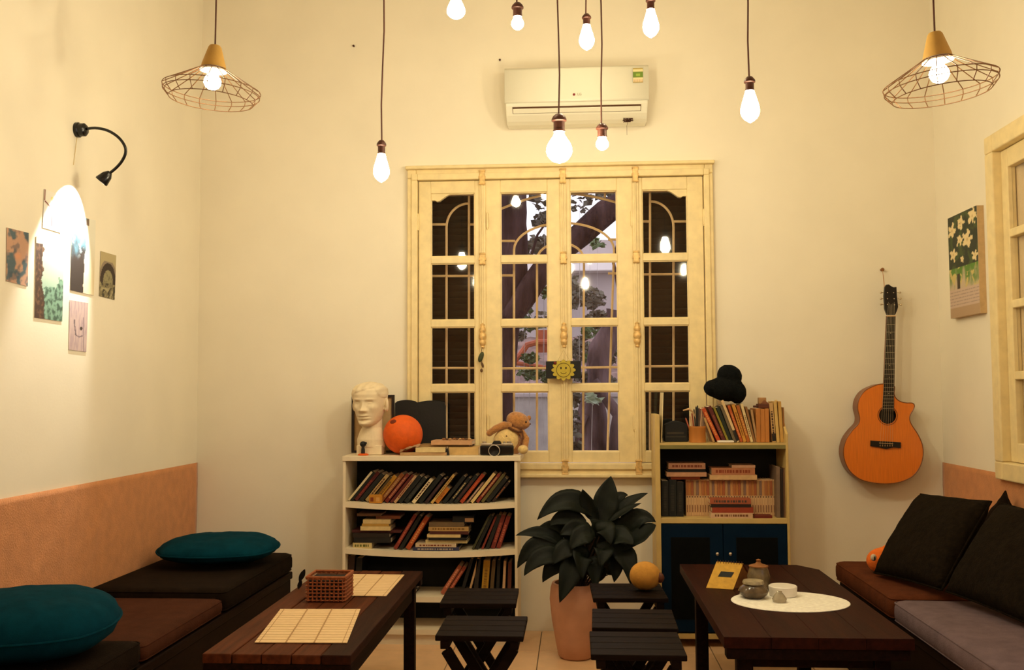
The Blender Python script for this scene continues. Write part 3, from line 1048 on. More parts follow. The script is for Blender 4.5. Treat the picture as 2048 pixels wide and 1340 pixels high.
def slope_strip(u0, u1, lift, x0_, x1_):
    p0 = Vector((0, tl_[0]+(bl_[0]-tl_[0])*u0, tl_[1]+(bl_[1]-tl_[1])*u0))
    p1 = Vector((0, tl_[0]+(bl_[0]-tl_[0])*u1, tl_[1]+(bl_[1]-tl_[1])*u1))
    d = (p1-p0).normalized()
    nn = Vector((0, d.z, -d.y))
    if nn.y > 0:
        nn = -nn
    return MB().prism([Vector((x0_, p.y, p.z)) + nn*l_ for p, l_ in ((p0, 0.0), (p1, 0.0), (p1, lift), (p0, lift))], (x1_-x0_, 0, 0))


make_obj('vent_slot', slope_strip(0.06, 0.56, 0.004, lx0-0.002, lx1+0.002), MAT['acdark'], ac)
make_obj('louvre', slope_strip(0.15, 0.44, 0.0065, lx0, lx1), MAT['acplastic'], ac, bevel=0.002)
e0, e1 = at(1266, 150, y=AY), at(1286, 150, y=AY)
ze0, ze1 = at(1276, 165, y=AY).z, at(1276, 136, y=AY).z


def energy(u, v):
    if v > 0.93 or v < 0.04:
        return (0.42, 0.30, 0.06)
    if v > 0.74:
        return (0.80, 0.68, 0.34)
    if v > 0.36:
        return (0.14, 0.24, 0.02) if not (0.3 < u < 0.7 and 0.45 < v < 0.62) else (0.32, 0.45, 0.06)
    if v > 0.22:
        return (0.80, 0.66, 0.36)
    return (0.62, 0.42, 0.24) if int(u*8) % 2 else (0.74, 0.56, 0.32)


y_ = AY+0.001
print_sheet('energy_label', [(e0.x, y_, ze0), (e1.x, y_, ze0), (e1.x, y_, ze1), (e0.x, y_, ze1)], energy, 12, 30, 0.001, (0, -1, 0), ac)['label'] = 'small green energy sticker'
lg = at(1148, 189, y=AY-0.001)
make_obj('logo_disc', MB().lathe([(0.0, -0.001), (0.0062, -0.001), (0.0062, 0.001), (0.0, 0.001)], lg + Vector((0, -0.0005, 0)), 20, rotX(PI/2)), CM('#7a1c20'), ac)


def text_mesh(txt, size, name):
    cu = bpy.data.curves.new(name, 'FONT')
    cu.body = txt
    cu.size = size
    cu.align_x = 'CENTER'
    cu.align_y = 'CENTER'
    cu.extrude = 0.0004
    ob = bpy.data.objects.new(name, cu)
    COL.objects.link(ob)
    bpy.context.view_layer.update()
    me = bpy.data.meshes.new_from_object(ob.evaluated_get(bpy.context.evaluated_depsgraph_get()))
    bpy.data.objects.remove(ob)
    m_ = MB()
    m_.v = [v.co.copy() for v in me.vertices]
    m_.f = [tuple(p.vertices) for p in me.polygons]
    bpy.data.meshes.remove(me)
    return m_


tm = text_mesh('LG', 0.017, 'logo_letters').xf(Matrix.Translation(at(1159, 188.5, y=AY-0.001)) @ Matrix.Rotation(PI/2, 4, 'X'))
make_obj('logo_letters', tm, CM('#9a8a70'), ac)
q = at(1256, 240, y=4.84)
dr = thing('tangled_wire', 'small dark tangle of wire under the air conditioner', 'wire', tuple(q - Vector((0, 0, 0.03))))
pts = []
rnd = random.Random(5)
for k in range(26):
    pts.append(q + Vector((rnd.uniform(-0.026, 0.026), rnd.uniform(-0.008, 0.008), rnd.uniform(-0.008, 0.010))))
make_obj('tangle', MB().tube(pts, 0.0022, 5), MAT['socket'], dr)
make_obj('loose_end', MB().tube([q, q + Vector((-0.006, 0, -0.03)), at(1254, 270, y=4.84)], 0.0008, 5), MAT['socket'], dr)

# ------------------------------------------------------------------ nails in the back wall
for (px, py, lab) in ((708, 93, 'small dark nail high in the back wall left of the bulbs'), (1000, 121, 'tiny nail in back wall beside air conditioner top corner')):
    p = at(px, py, y=YB)
    top('wall_nail', MB().lathe([(0.0, 0.0), (0.004, 0.0), (0.006, 0.012), (0.0, 0.014)], p, 8, rotX(PI/2)), MAT['socket'], lab, 'nail')

# ------------------------------------------------------------------ prints on the left wall


def quad(c):
    return [at(px, py, x=XL+0.0015) for px, py in c]     # bl, br, tr, tl


def f_flowers(u, v):
    n_ = fbm(u*2.2+3, v*3.6, 1.0)
    n2 = fbm(u*3+9, v*4, 4.0)
    c = mixc((0.52, 0.30, 0.20), (0.07, 0.12, 0.15), sstep(0.0, 0.28, n_))
    c = mixc(c, (0.66, 0.30, 0.17), sstep(0.26, 0.0, math.hypot(u-0.5, (v-0.52)*2.0)))
    return mixc(c, (0.04, 0.07, 0.11), sstep(0.2, 0.5, n2)*0.6)


def f_forest(u, v):
    c = mixc((0.34, 0.50, 0.40), (0.72, 0.66, 0.54), sstep(0.3, 0.95, v))
    n_ = fbm(u*5, v*10, 2.0)
    if v < 0.52 - 0.25*(1-u) + 0.18*n_:
        c = mixc((0.20, 0.36, 0.26), (0.05, 0.10, 0.07), sstep(-0.25, 0.35, fbm(u*9, v*16, 6)))
    if u < 0.24 + 0.09*fbm(v*9, 3.1, 7) + 0.10*sstep(0.45, 0.2, v) and v < 0.92:
        c = mixc((0.06, 0.03, 0.018), (0.16, 0.08, 0.04), sstep(0.0, 0.4, fbm(u*14, v*18, 8)))
    return c


def f_coast(u, v):
    edge = 0.52 + 0.10*fbm(v*4, 1.0, 3) + 0.10*sstep(0.0, 1.0, v)
    if u < edge:
        c = mixc((0.035, 0.025, 0.022), (0.12, 0.30, 0.40), sstep(0.45, 0.85, v+0.2*fbm(u*5, v*5, 2)))
        return mixc(c, (0.22, 0.28, 0.30), sstep(0.25, 0.5, fbm(u*7, v*12, 5))*sstep(0.4, 0.6, v))
    if v > 0.9 and u < 0.72:
        return (0.20, 0.14, 0.10)
    return mixc((0.78, 0.66, 0.44), (0.82, 0.80, 0.68), sstep(0.1, 0.8, v))


def f_tunnel(u, v):
    if v > 0.80:
        return (0.46, 0.38, 0.20)
    d = math.hypot((u-0.52)/0.50, (v-0.36)/0.42)
    c = mixc((0.20, 0.17, 0.09), (0.42, 0.36, 0.20), sstep(-0.1, 0.4, fbm(u*6, v*9, 1)))
    if v > 0.32:
        if d > 1.0:
            return (0.46, 0.38, 0.20) if d > 1.18 else (0.26, 0.20, 0.14)
        if d > 0.62:
            return (0.03, 0.016, 0.012)
        return mixc((0.28, 0.25, 0.13), (0.16, 0.14, 0.08), sstep(0, 0.4, fbm(u*8, v*12, 3)))
    if fbm(u*6, v*8, 9) > 0.18:
        return (0.04, 0.035, 0.02)
    return c


def f_sketch(u, v):
    c = mixc((0.58, 0.44, 0.42), (0.46, 0.34, 0.36), sstep(-0.2, 0.4, fbm(u*12, v*3, 2)))
    if abs(u - (0.27 + 0.08*sstep(0.6, 0.3, v))) < 0.03 and 0.30 < v < 0.62:
        c = (0.16, 0.12, 0.14)
    if math.hypot((u-0.66)/1.0, (v-0.46)*1.9) < 0.07:
        c = (0.04, 0.03, 0.03)
    if abs(v-(0.28+0.06*abs(u-0.55)*3)) < 0.012 and 0.3 < u < 0.8:
        c = (0.18, 0.13, 0.15)
    if abs(u-(0.80+0.1*(0.3-v))) < 0.025 and v < 0.7:
        c = (0.30, 0.22, 0.24)
    return c


def f_lamp(u, v):
    c = mixc((0.60, 0.64, 0.72), (0.85, 0.82, 0.74), sstep(0.2, 0.7, v))
    if abs(u-0.47) < 0.03 and v < 0.56 and v > 0.08:
        c = (0.16, 0.03, 0.03)
    if abs(v-(0.72-0.35*u)) < 0.022 and 0.04 < u < 0.8:
        c = (0.18, 0.03, 0.03)
    if abs(u-0.05) < 0.03 and v > 0.7:
        c = (0.2, 0.05, 0.04)
    if math.hypot(u-0.46, (v-0.82)*1.8) < 0.10:
        c = (0.80, 0.74, 0.30)
    return c


PR = [
    ('photo_print', [(12, 562), (55, 573), (57, 466), (13, 455)], f_flowers, 30, 50, 'small blurred pink and blue flower photo print, leftmost on the wall'),
    ('photo_print', [(85, 455), (122, 466), (124, 392), (88, 378)], f_lamp, 34, 50, 'white print with thin dark red line, in the bright spotlight patch'),
    ('photo_print', [(69, 635), (124, 643), (128, 482), (72, 472)], f_forest, 40, 90, 'tall photo print of dark tree and teal foliage on pale sky'),
    ('photo_print', [(140, 580), (187, 591), (191, 441), (144, 430)], f_coast, 40, 90, 'tall blue and dark coast photo print with cream right side'),
    ('photo_print', [(198, 592), (229, 600), (232, 511), (201, 502)], f_tunnel, 36, 60, 'small photo print of dark arched tunnel, rightmost on left wall'),
    ('photo_print', [(137, 699), (172, 704), (176, 606), (139, 600)], f_sketch, 40, 70, 'lilac sketch print with one black dot, lowest on the left wall'),
]
for nm, q, fn, nu, nv, lab in PR:
    tag(print_sheet(nm, quad(q), fn, nu, nv, 0.0012, (1, 0, 0)), lab, 'photo print', 'prints pinned to the left wall')

# ------------------------------------------------------------------ canvas print on the right wall
cv = [at(1903, 637, x=XR-0.03), at(1957, 628, x=XR-0.03), at(1957, 411, x=XR-0.03), at(1897, 437, x=XR-0.03)]
ya, yb_ = cv[1].y, cv[0].y
yb_ = at(1899, 540, x=XR-0.03).y
ya = at(1957, 520, x=XR-0.03).y
z0_, z1_ = at(1899, 638, x=XR-0.03).z, at(1899, 436, x=XR-0.03).z


def f_calendar(u, v):
    if v < 0.10:
        return (0.46, 0.31, 0.19)
    if v < 0.27:
        return mixc((0.60, 0.45, 0.36), (0.36, 0.26, 0.22), 1.0 if int(v*100) % 3 == 0 and fbm(u*30, int(v*100/3), 2) > -0.1 else 0.0)
    c = mixc((0.020, 0.030, 0.016), (0.05, 0.08, 0.02), sstep(0, 0.4, fbm(u*6, v*9, 2)))
    for (fu, fv, fr) in ((0.14, 0.86, 0.12), (0.46, 0.90, 0.11), (0.85, 0.92, 0.13), (0.66, 0.72, 0.15), (0.16, 0.62, 0.11), (0.40, 0.74, 0.09), (0.9, 0.55, 0.09), (0.48, 0.55, 0.06)):
        d = math.hypot(u-fu, (v-fv)*1.9)
        a_ = math.atan2((v-fv)*1.9, u-fu)
        fr = fr*1.15
        if d < fr*(0.8+0.2*math.cos(5*a_)+0.5*fbm(u*14, v*22, 3)):
            c = mixc((0.82, 0.66, 0.36), (0.60, 0.42, 0.16), sstep(0.3, 0, d/fr))
    if 0.27 <= v < 0.48:
        g_ = sstep(0.28, 0.44, v + 0.12*fbm(u*7, v*5, 5))
        c = mixc((0.58, 0.46, 0.32), (0.10, 0.24, 0.03), g_)
        if fbm(u*9, v*9, 8) > 0.25:
            c = (0.62, 0.50, 0.18)
        if 0.27 < u < 0.38 and v < 0.42:
            c = (0.05, 0.035, 0.02)
    return c


cvs = thing('canvas_print', 'thick canvas print of pale blossoms and grass on right wall', 'canvas print', (XR, (ya+yb_)/2, z0_))
make_obj('stretcher_box', MB().bx(XR-0.030, XR-0.0005, ya, yb_, z0_, z1_), CM('#c9a878'), cvs)
print_sheet('printed_face', [(XR-0.03, yb_, z0_), (XR-0.03, ya, z0_), (XR-0.03, ya, z1_), (XR-0.03, yb_, z1_)], f_calendar, 60, 130, 0.001, (-1, 0, 0), cvs)

# ------------------------------------------------------------------ fabric panels along the side walls
zf = at(392, 925, y=YB).z


def fab(side):
    xw = XL if side < 0 else XR
    sg = 1 if side < 0 else -1

    def fn(u, v):
        y = YB-0.004 - 4.2*u
        z = 0.30 + (zf-0.30)*v
        w = 0.005 + (0.003*fbm(u*9, v*2, 2) + 0.010*math.exp(-((u-0.22-0.10*(1-v))/0.012)**2)*(1-v)**0.5*v + 0.008*math.exp(-((u-0.27-0.16*(1-v))/0.014)**2)*(1-v)*v*2)*min(1.0, (1-v)*6)
        return Vector((xw+sg*max(0.003, w), y, z))
    m_ = MB().grid(fn, 150, 24)
    o_ = top('wall_fabric', m_, MAT['fabpanel'], 'tan fabric backrest cloth fixed along the %s wall behind the bench' % ('left' if side < 0 else 'right'), 'wall fabric', 'fabric panels on the side walls', smooth='all')
    md_ = o_.modifiers.new('t', 'SOLIDIFY')
    md_.thickness = 0.0025
    return o_


fab(-1)
fab(1)
# ------------------------------------------------------------------ soft things


def pillow_mb(w, d, t, n=26, a=2.6, b=0.55, seed=0, wr=0.004, ear=0.05, rnd_=0.0):
    m_ = MB()
    idx = {}

    def pos(i, j, s):
        u, v = -1+2*i/n, -1+2*j/n
        k = max(0.0, (1-abs(u)**a)*(1-abs(v)**a))**b
        x = w/2*u*(1-ear*(1-abs(v)**2)*1.0)*math.sqrt(1-rnd_*v*v/2)
        y = d/2*v*(1-ear*(1-abs(u)**2)*1.0)*math.sqrt(1-rnd_*u*u/2)
        z = s*t/2*k
        if k > 0:
            z += wr*fbm(u*2.2+seed, v*2.2, s*3+seed)*min(1, k*2)
        return (x, y, z)
    vs, fs = [], []
    for s in (1, -1):
        for j in range(n+1):
            for i in range(n+1):
                edge = i in (0, n) or j in (0, n)
                if edge and s == -1:
                    idx[(s, i, j)] = idx[(1, i, j)]
                else:
                    idx[(s, i, j)] = len(vs)
                    vs.append(pos(i, j, s))
        for j in range(n):
            for i in range(n):
                q_ = [idx[(s, i, j)], idx[(s, i+1, j)], idx[(s, i+1, j+1)], idx[(s, i, j+1)]]
                fs.append(tuple(q_ if s == 1 else q_[::-1]))
    return m_.add(vs, fs)


def rbox_mb(w, d, t, r, n, seed=0, wr=0.0):
    """rounded soft slab centred at the origin"""
    m_ = MB()
    hx, hy, hz = w/2, d/2, t/2
    def prof(k, h, lin):
        return -h + 2*h*k/lin
    faces = []
    N = [n, n, 6]
    idx = {}
    vs = []
    def warp(k, nn, h):
        # finer steps towards the rounded border
        u = -1+2*k/nn
        e = math.sin(u*PI/2)
        return h*(0.35*u+0.65*e)
    def key(i, j, k):
        if (i, j, k) not in idx:
            p = Vector((warp(i, N[0], hx), warp(j, N[1], hy), warp(k, N[2], hz)))
            c = Vector((max(-hx+r, min(hx-r, p.x)), max(-hy+r, min(hy-r, p.y)), max(-hz+r, min(hz-r, p.z))))
            q = p-c
            if q.length > 1e-9:
                q = c + q.normalized()*r
            else:
                q = p
            if wr and p.z > 0:
                q.z += wr*fbm(p.x*4+seed*3, p.y*4, seed)*min(1, (hx-abs(p.x))*8, (hy-abs(p.y))*8)
            idx[(i, j, k)] = len(vs)
            vs.append(q)
        return idx[(i, j, k)]
    a, b, c_ = N
    fs = []
    for i in range(a):
        for j in range(b):
            fs.append((key(i, j, 0), key(i, j+1, 0), key(i+1, j+1, 0), key(i+1, j, 0)))
            fs.append((key(i, j, c_), key(i+1, j, c_), key(i+1, j+1, c_), key(i, j+1, c_)))
    for i in range(a):
        for k in range(c_):
            fs.append((key(i, 0, k), key(i+1, 0, k), key(i+1, 0, k+1), key(i, 0, k+1)))
            fs.append((key(i, b, k), key(i, b, k+1), key(i+1, b, k+1), key(i+1, b, k)))
    for j in range(b):
        for k in range(c_):
            fs.append((key(0, j, k), key(0, j, k+1), key(0, j+1, k+1), key(0, j+1, k)))
            fs.append((key(a, j, k), key(a, j+1, k), key(a, j+1, k+1), key(a, j, k+1)))
    return m_.add(vs, fs)


def seam_mb(w, d, n=26, ear=0.05, r=0.004, rnd_=0.0):
    pts = []
    k = n

    def e(u, v):
        return (w/2*u*(1-ear*(1-abs(v)**2))*math.sqrt(1-rnd_*v*v/2), d/2*v*(1-ear*(1-abs(u)**2))*math.sqrt(1-rnd_*u*u/2), 0)
    for i in range(k):
        pts.append(e(-1+2*i/k, -1))
    for i in range(k):
        pts.append(e(1, -1+2*i/k))
    for i in range(k):
        pts.append(e(1-2*i/k, 1))
    for i in range(k):
        pts.append(e(-1, 1-2*i/k))
    return MB().tube(pts, r, 6, closed=True)


def pillow(label, c, R_, w, d, t, mat, group, seed=0, b=0.55, ear=0.05, name='cushion', wr=0.006, rnd_=0.0):
    Mx = Matrix.Translation(c) @ R_.to_4x4()
    m_ = pillow_mb(w, d, t, seed=seed, b=b, ear=ear, wr=wr, rnd_=rnd_).xf(Mx)
    bs = basis(m_)
    th = thing(name, label, 'cushion', tuple(bs), group)
    make_obj('cover', m_, mat, th, smooth='all')
    make_obj('seam_piping', seam_mb(w, d, ear=ear, rnd_=rnd_).xf(Mx), mat, th, smooth=True)
    return th


def pad(label, x0_, x1_, y0_, y1_, z0_, t, mat, group, seed=0):
    cx, cy = (x0_+x1_)/2, (y0_+y1_)/2
    w, d = x1_-x0_, y1_-y0_
    m_ = rbox_mb(w, d, t, min(0.032, t*0.45), 18, seed, 0.005).xf(Matrix.Translation((cx, cy, z0_+t/2)))
    th = thing('seat_pad', label, 'seat pad', tuple(basis(m_)), group)
    make_obj('cover', m_, mat, th, smooth='all')
    r = 0.030
    for zz_ in (z0_+t-0.012, z0_+0.012):
        pts = []
        for (sx, sy, a0) in ((1, 1, 0), (-1, 1, 90), (-1, -1, 180), (1, -1, 270)):
            for k in range(6):
                a_ = math.radians(a0+18*k)
                pts.append((cx+sx*(w/2-r)+(r-0.006)*math.cos(a_), cy+sy*(d/2-r)+(r-0.006)*math.sin(a_), zz_))
        make_obj('seam_piping', MB().tube(pts, 0.0028, 6, closed=True), mat, th, smooth=True)
    return th


# ------------------------------------------------------------------ left bench
SH = 0.42
bc = at(588, 1107, z=SH)
LBX = bc.x
LBY = bc.y
t = thing('bench', 'long dark wooden bench along the left wall', 'bench', ((XL+LBX)/2, 3.0, 0))
make_obj('box_frame', MB().bx(XL+0.012, LBX-0.012, 1.2, LBY-0.01, 0.0, 0.30), MAT['benchwood'], t, bevel=0.006)
make_obj('top_rail', MB().bx(XL+0.01, LBX-0.004, 1.2, LBY-0.004, 0.30, 0.335), MAT['benchwood'], t, bevel=0.006)
yA = at(470, 1185, z=SH).y
yB_ = at(265, 1290, z=SH-0.02).y
pad('olive canvas seat pad under the far teal cushion', XL+0.012, LBX, yA+0.004, LBY, 0.335, SH-0.335+0.008, MAT['padolive'], 'seat pads on the left bench', 1)
pad('taupe canvas seat pad in the middle of the left bench', XL+0.012, LBX-0.004, yB_+0.004, yA-0.004, 0.335, SH-0.335-0.018, MAT['padtaupe'], 'seat pads on the left bench', 2)
pad('dark olive seat pad under the near teal cushion', XL+0.012, LBX, 1.25, yB_-0.004, 0.335, SH-0.335+0.004, MAT['padolive'], 'seat pads on the left bench', 3)

c = at(438, 1118, y=4.42)
pillow('teal cotton cushion lying at the far end of the left bench', Vector((c.x, 4.42, SH+0.078)), rotZ(0.12) @ rotX(0.04), 0.54, 0.46, 0.115, MAT['teal'], 'teal cushions', 4, b=0.55, ear=0.0, rnd_=0.8)
c = at(105, 1268, y=2.95)
pillow('teal cotton cushion lying nearest the camera on the left bench', Vector((c.x-0.03, 2.86, SH+0.10)), rotZ(0.2) @ rotX(0.04), 0.52, 0.48, 0.185, MAT['teal'], 'teal cushions', 5, b=0.50, ear=0.0, rnd_=0.8)

# ------------------------------------------------------------------ right bench
RSH = 0.45
rc = at(1672, 1122, z=RSH)
RBX = rc.x - 0.01
RBY = rc.y
t = thing('bench', 'low dark wooden bench along the right wall', 'bench', ((XR+RBX)/2, 3.2, 0))
make_obj('box_frame', MB().bx(RBX+0.03, XR-0.012, 2.2, RBY-0.02, 0.0, 0.33), MAT['benchwood'], t, bevel=0.006)
make_obj('top_rail', MB().bx(RBX+0.02, XR-0.01, 2.2, RBY-0.01, 0.33, 0.365), MAT['benchwood'], t, bevel=0.006)
yC = at(1755, 1196, z=RSH).y
pad('brown canvas seat pad under the leaning dark cushion', RBX, XR-0.012, yC+0.003, RBY, 0.365, 0.09, MAT['padbrown'], 'seat pads on the right bench', 6)
pad('grey canvas seat pad at lower right corner of the photo', RBX, XR-0.012, 2.22, yC-0.003, 0.365, 0.085, MAT['padgrey'], 'seat pads on the right bench', 7)


def frame_from(nrm, up):
    z_ = Vector(nrm).normalized()
    y_ = (Vector(up) - z_*Vector(up).dot(z_)).normalized()
    x_ = y_.cross(z_)
    return Matrix((x_, y_, z_)).transposed()


ex = Vector((0.10, -0.44, 0.0)).normalized()
ey = Vector((0.226, 0.10, 0.285)).normalized()
ez = ex.cross(ey).normalized()
if ez.x > 0:
    ez = -ez
    ex = -ex
RC = Matrix((ex, ey, ez)).transposed()
BLc = at(1762, 1147, z=RSH+0.012)
half = Vector((0.10, -0.44, 0.0))*0.5 + ey*0.19
cA = BLc + half + ez*0.035
pillow('charcoal wool cushion leaning beside the orange plush toy', cA, RC @ rotZ(0.05), 0.44, 0.40, 0.13, MAT['darkpillow'], 'dark cushions on the right bench', 8, b=0.42, ear=0.03)
pillow('charcoal wool cushion cut by the right edge of the photo', cA + Vector((0.115, -0.47, 0.0)), RC @ rotZ(-0.04), 0.46, 0.40, 0.14, MAT['darkpillow'], 'dark cushions on the right bench', 9, b=0.42, ear=0.03)
pc = at(1990, 984, x=XR-0.10)
pillow('dark cushion wedged against right wall with only its corner showing', Vector((XR-0.09, pc.y, pc.z-0.20)), frame_from((-0.95, -0.1, 0.15), (0.1, 0.0, 1.0)) @ rotZ(0.78), 0.29, 0.29, 0.08, MAT['padolive'], 'dark cushions on the right bench', 10, b=0.42, ear=0.06)

# orange plush toy tucked behind the leaning cushion
pp = at(1752, 1106, y=4.13)
tp = thing('plush_toy', 'orange plush toy with a white eye tucked behind the dark cushion', 'plush toy', (pp.x+0.03, 4.13, RSH))
make_obj('body', MB().ell((pp.x+0.035, 4.13, RSH+0.055), (0.075, 0.055, 0.055)).ell((pp.x+0.10, 4.17, RSH+0.06), (0.06, 0.04, 0.045)).ell((pp.x+0.045, 4.13, RSH+0.10), (0.022, 0.012, 0.022)), MAT['oranplush'], tp, remesh=0.006)
pe = at(1747, 1115, y=4.075)
make_obj('eye_patch', MB().ell(pe, (0.012, 0.008, 0.014)), CM('#c8b8a0'), tp, smooth='all')
make_obj('pupil', MB().ell(pe + Vector((0.002, -0.006, -0.002)), (0.0035, 0.004, 0.008)), MAT['black'], tp, smooth='all')

# ------------------------------------------------------------------ tables
TH = 0.45


def leg_frame(t, x0_, x1_, y0_, y1_, h, mat, lw=0.045):
    for X_ in (x0_, x1_-lw):
        for Y_ in (y0_, y1_-lw):
            make_obj('leg', MB().bx(X_, X_+lw, Y_, Y_+lw, 0, h), mat, t, bevel=0.004)
    make_obj('apron', MB().bx(x0_+lw, x1_-lw, y0_+0.008, y0_+0.03, h-0.075, h-0.002), mat, t, bevel=0.003)
    make_obj('apron', MB().bx(x0_+lw, x1_-lw, y1_-0.03, y1_-0.008, h-0.075, h-0.002), mat, t, bevel=0.003)
    make_obj('apron', MB().bx(x0_+0.008, x0_+0.03, y0_+lw, y1_-lw, h-0.075, h-0.002), mat, t, bevel=0.003)
    make_obj('apron', MB().bx(x1_-0.03, x1_-0.008, y0_+lw, y1_-lw, h-0.075, h-0.002), mat, t, bevel=0.003)


tx0, tx1 = at(405, 1306, z=TH).x, at(702, 1311, z=TH).x
ty0, ty1 = at(550, 1309, z=TH).y, at(740, 1141, z=TH).y
t = thing('low_table', 'low worn plank table with two mats and a woven basket', 'table', ((tx0+tx1)/2, (ty0+ty1)/2, 0))
n = 5
pw = (tx1-tx0)/n
for k in range(n):
    x_ = tx0 + k*pw
    dz = (0.0, 0.0012, 0.0004, 0.0015, 0.0)[k]
    make_obj('plank', MB().bx(x_+0.0015, x_+pw-0.0015, ty0+0.002*(k % 2), ty1-0.003*(k % 2), TH-0.028, TH-dz), MAT['plankwood'] if k < 4 else MAT['plankdark'], t, bevel=0.003)
make_obj('batten', MB().bx(tx0+0.002, tx1-0.002, ty0+0.004, ty0+0.05, TH-0.055, TH-0.0285), MAT['darkwood'], t, bevel=0.003)
make_obj('batten', MB().bx(tx0+0.002, tx1-0.002, ty1-0.05, ty1-0.004, TH-0.055, TH-0.0285), MAT['darkwood'], t, bevel=0.003)
leg_frame(t, tx0+0.02, tx1-0.02, ty0+0.06, ty1-0.06, TH-0.03, MAT['darkwood'])

rx0, rx1 = at(1449, 1276, z=TH).x, at(1824, 1274, z=TH).x
ry0, ry1 = at(1640, 1276, z=TH).y, at(1500, 1129, z=TH).y
rx1 = min(rx1, RBX-0.02)
t = thing('low_table', 'low red-brown table with a round white oval mat', 'table', ((rx0+rx1)/2, (ry0+ry1)/2, 0))
t['label'] = 'low red-brown table carrying the white oval mat'
n = 4
pw = (rx1-rx0)/n
for k in range(n):
    x_ = rx0+k*pw
    if k < n-1:
        make_obj('plank', MB().bx(x_+0.0004, x_+pw-0.0004, ry0, ry1, TH-0.035, TH), MAT['redwood'], t, bevel=0.0015)
    else:
        poly = [(x_+0.0004, ry0), (x_+pw, ry0), (x_+pw, ry1-0.11), (x_+pw-0.07, ry1), (x_+0.0004, ry1)]
        make_obj('plank', MB().prism([Vector((p[0], p[1], TH-0.035)) for p in poly], (0, 0, 0.035)), MAT['redwood'], t, bevel=0.0015)
make_obj('batten', MB().bx(rx0+0.01, rx1-0.01, ry0+0.01, ry0+0.06, TH-0.07, TH-0.0355), MAT['darkwood'], t, bevel=0.003)
leg_frame(t, rx0+0.05, rx1-0.05, ry0+0.07, ry1-0.1, TH-0.036, MAT['darkwood'], 0.05)
make_obj('lower_rail', MB().bx(rx0+0.1, rx1-0.1, ry0+0.085, ry0+0.11, 0.10, 0.14), MAT['darkwood'], t, bevel=0.003)

# ------------------------------------------------------------------ stools


def make_stool(label, w=0.285, d=0.285, h=0.42):
    t = thing('folding_stool', label, 'stool', (0, 0, 0), 'wooden slat stools beside the tables')
    n = 4
    g = 0.004
    pd = (d-(n-1)*g)/n
    for k in range(n):
        y_ = -d/2 + k*(pd+g)
        make_obj('seat_slat', MB().bx(-w/2, w/2, y_, y_+pd, h-0.018, h), MAT['darkwoodx'], t, bevel=0.003)
    for s in (-1, 1):
        make_obj('seat_rail', MB().bx(s*(w/2-0.03)-0.014, s*(w/2-0.03)+0.014, -d/2+0.006, d/2-0.006, h-0.045, h-0.0185), MAT['darkwoodx'], t, bevel=0.002)
    for yy, off in ((-d/2+0.022, 0), (d/2-0.046, 0)):
        for s in (-1, 1):
            p0 = Vector((s*(w/2-0.02), yy + (0.0 if s > 0 else 0.024), 0.0))
            p1 = Vector((-s*(w/2-0.03), yy + (0.0 if s > 0 else 0.024), h-0.046))
            dv = p1-p0
            ang = math.atan2(dv.x, dv.z)
            make_obj('leg', MB().box((p0+p1)/2, (0.034, 0.022, dv.length-0.01), rotY(ang)), MAT['darkwoodx'], t, bevel=0.003)
    make_obj('foot_bar', MB().bx(-w/2+0.02, -w/2+0.045, -d/2+0.05, d/2-0.05, 0.03, 0.055), MAT['darkwoodx'], t, bevel=0.003)
    make_obj('foot_bar', MB().bx(w/2-0.045, w/2-0.02, -d/2+0.05, d/2-0.05, 0.03, 0.055), MAT['darkwoodx'], t, bevel=0.003)
    return t


st0 = make_stool('dark slat stool in front of the white bookcase, nearest the camera')
sp = at(958, 1272, z=0.42)
st0.location = (sp.x, sp.y+0.143, 0)
sp = at(968, 1176, z=0.42)
dup(st0, (sp.x, sp.y-0.143, 0), (0, 0, 0.02), 'dark slat stool tucked against the white bookcase behind the nearer one')
sp = at(1278, 1310, z=0.42)
dup(st0, (sp.x, sp.y+0.143, 0), (0, 0, 0), 'nearest dark slat stool of three beside the red-brown table')
sp = at(1272, 1256, z=0.42)
dup(st0, (sp.x, sp.y+0.143, 0), (0, 0, -0.02), 'middle dark slat stool of three, lit orange along its front edge')
sp = at(1262, 1196, z=0.42)
dup(st0, (sp.x-0.005, sp.y+0.143, 0), (0, 0, 0.03), 'farthest dark slat stool, carrying the ochre ball behind the plant')

# ------------------------------------------------------------------ mats


def slat_mat(label, corners):
    bl, br, tr, tl = [at(px, py, z=TH+0.001) for px, py in corners]
    t = thing('placemat', label, 'placemat', tuple((bl+br+tr+tl)/4), 'bamboo mats on the plank table')

    def P(u, v, h=0.0):
        p = (bl*(1-u)+br*u)*(1-v)+(tl*(1-u)+tr*u)*v
        return Vector((p.x, p.y, TH+0.001+h))
    n = 14
    for k in range(n):
        v0, v1 = k/n+0.004, (k+1)/n-0.004
        m_ = MB()
        m_.add([P(0, v0), P(1, v0), P(1, v1), P(0, v1), P(0, v0, 0.0022), P(1, v0, 0.0022), P(1, v1, 0.0022), P(0, v1, 0.0022)],
               [(0, 3, 2, 1), (4, 5, 6, 7), (0, 1, 5, 4), (1, 2, 6, 5), (2, 3, 7, 6), (3, 0, 4, 7)])
        make_obj('slat', m_, MAT['mat'], t)
    for u in (0.05, 0.34, 0.645, 0.95):
        w = 0.008 if 0.2 < u < 0.8 else 0.003
        m_ = MB().add([P(u-w, 0, 0.0024), P(u+w, 0, 0.0024), P(u+w, 1, 0.0024), P(u-w, 1, 0.0024), P(u-w, 0, 0.0032), P(u+w, 0, 0.0032), P(u+w, 1, 0.0032), P(u-w, 1, 0.0032)],
                      [(0, 3, 2, 1), (4, 5, 6, 7), (0, 1, 5, 4), (1, 2, 6, 5), (2, 3, 7, 6), (3, 0, 4, 7)])
        make_obj('thread', m_, MAT['matline'], t)
    return t


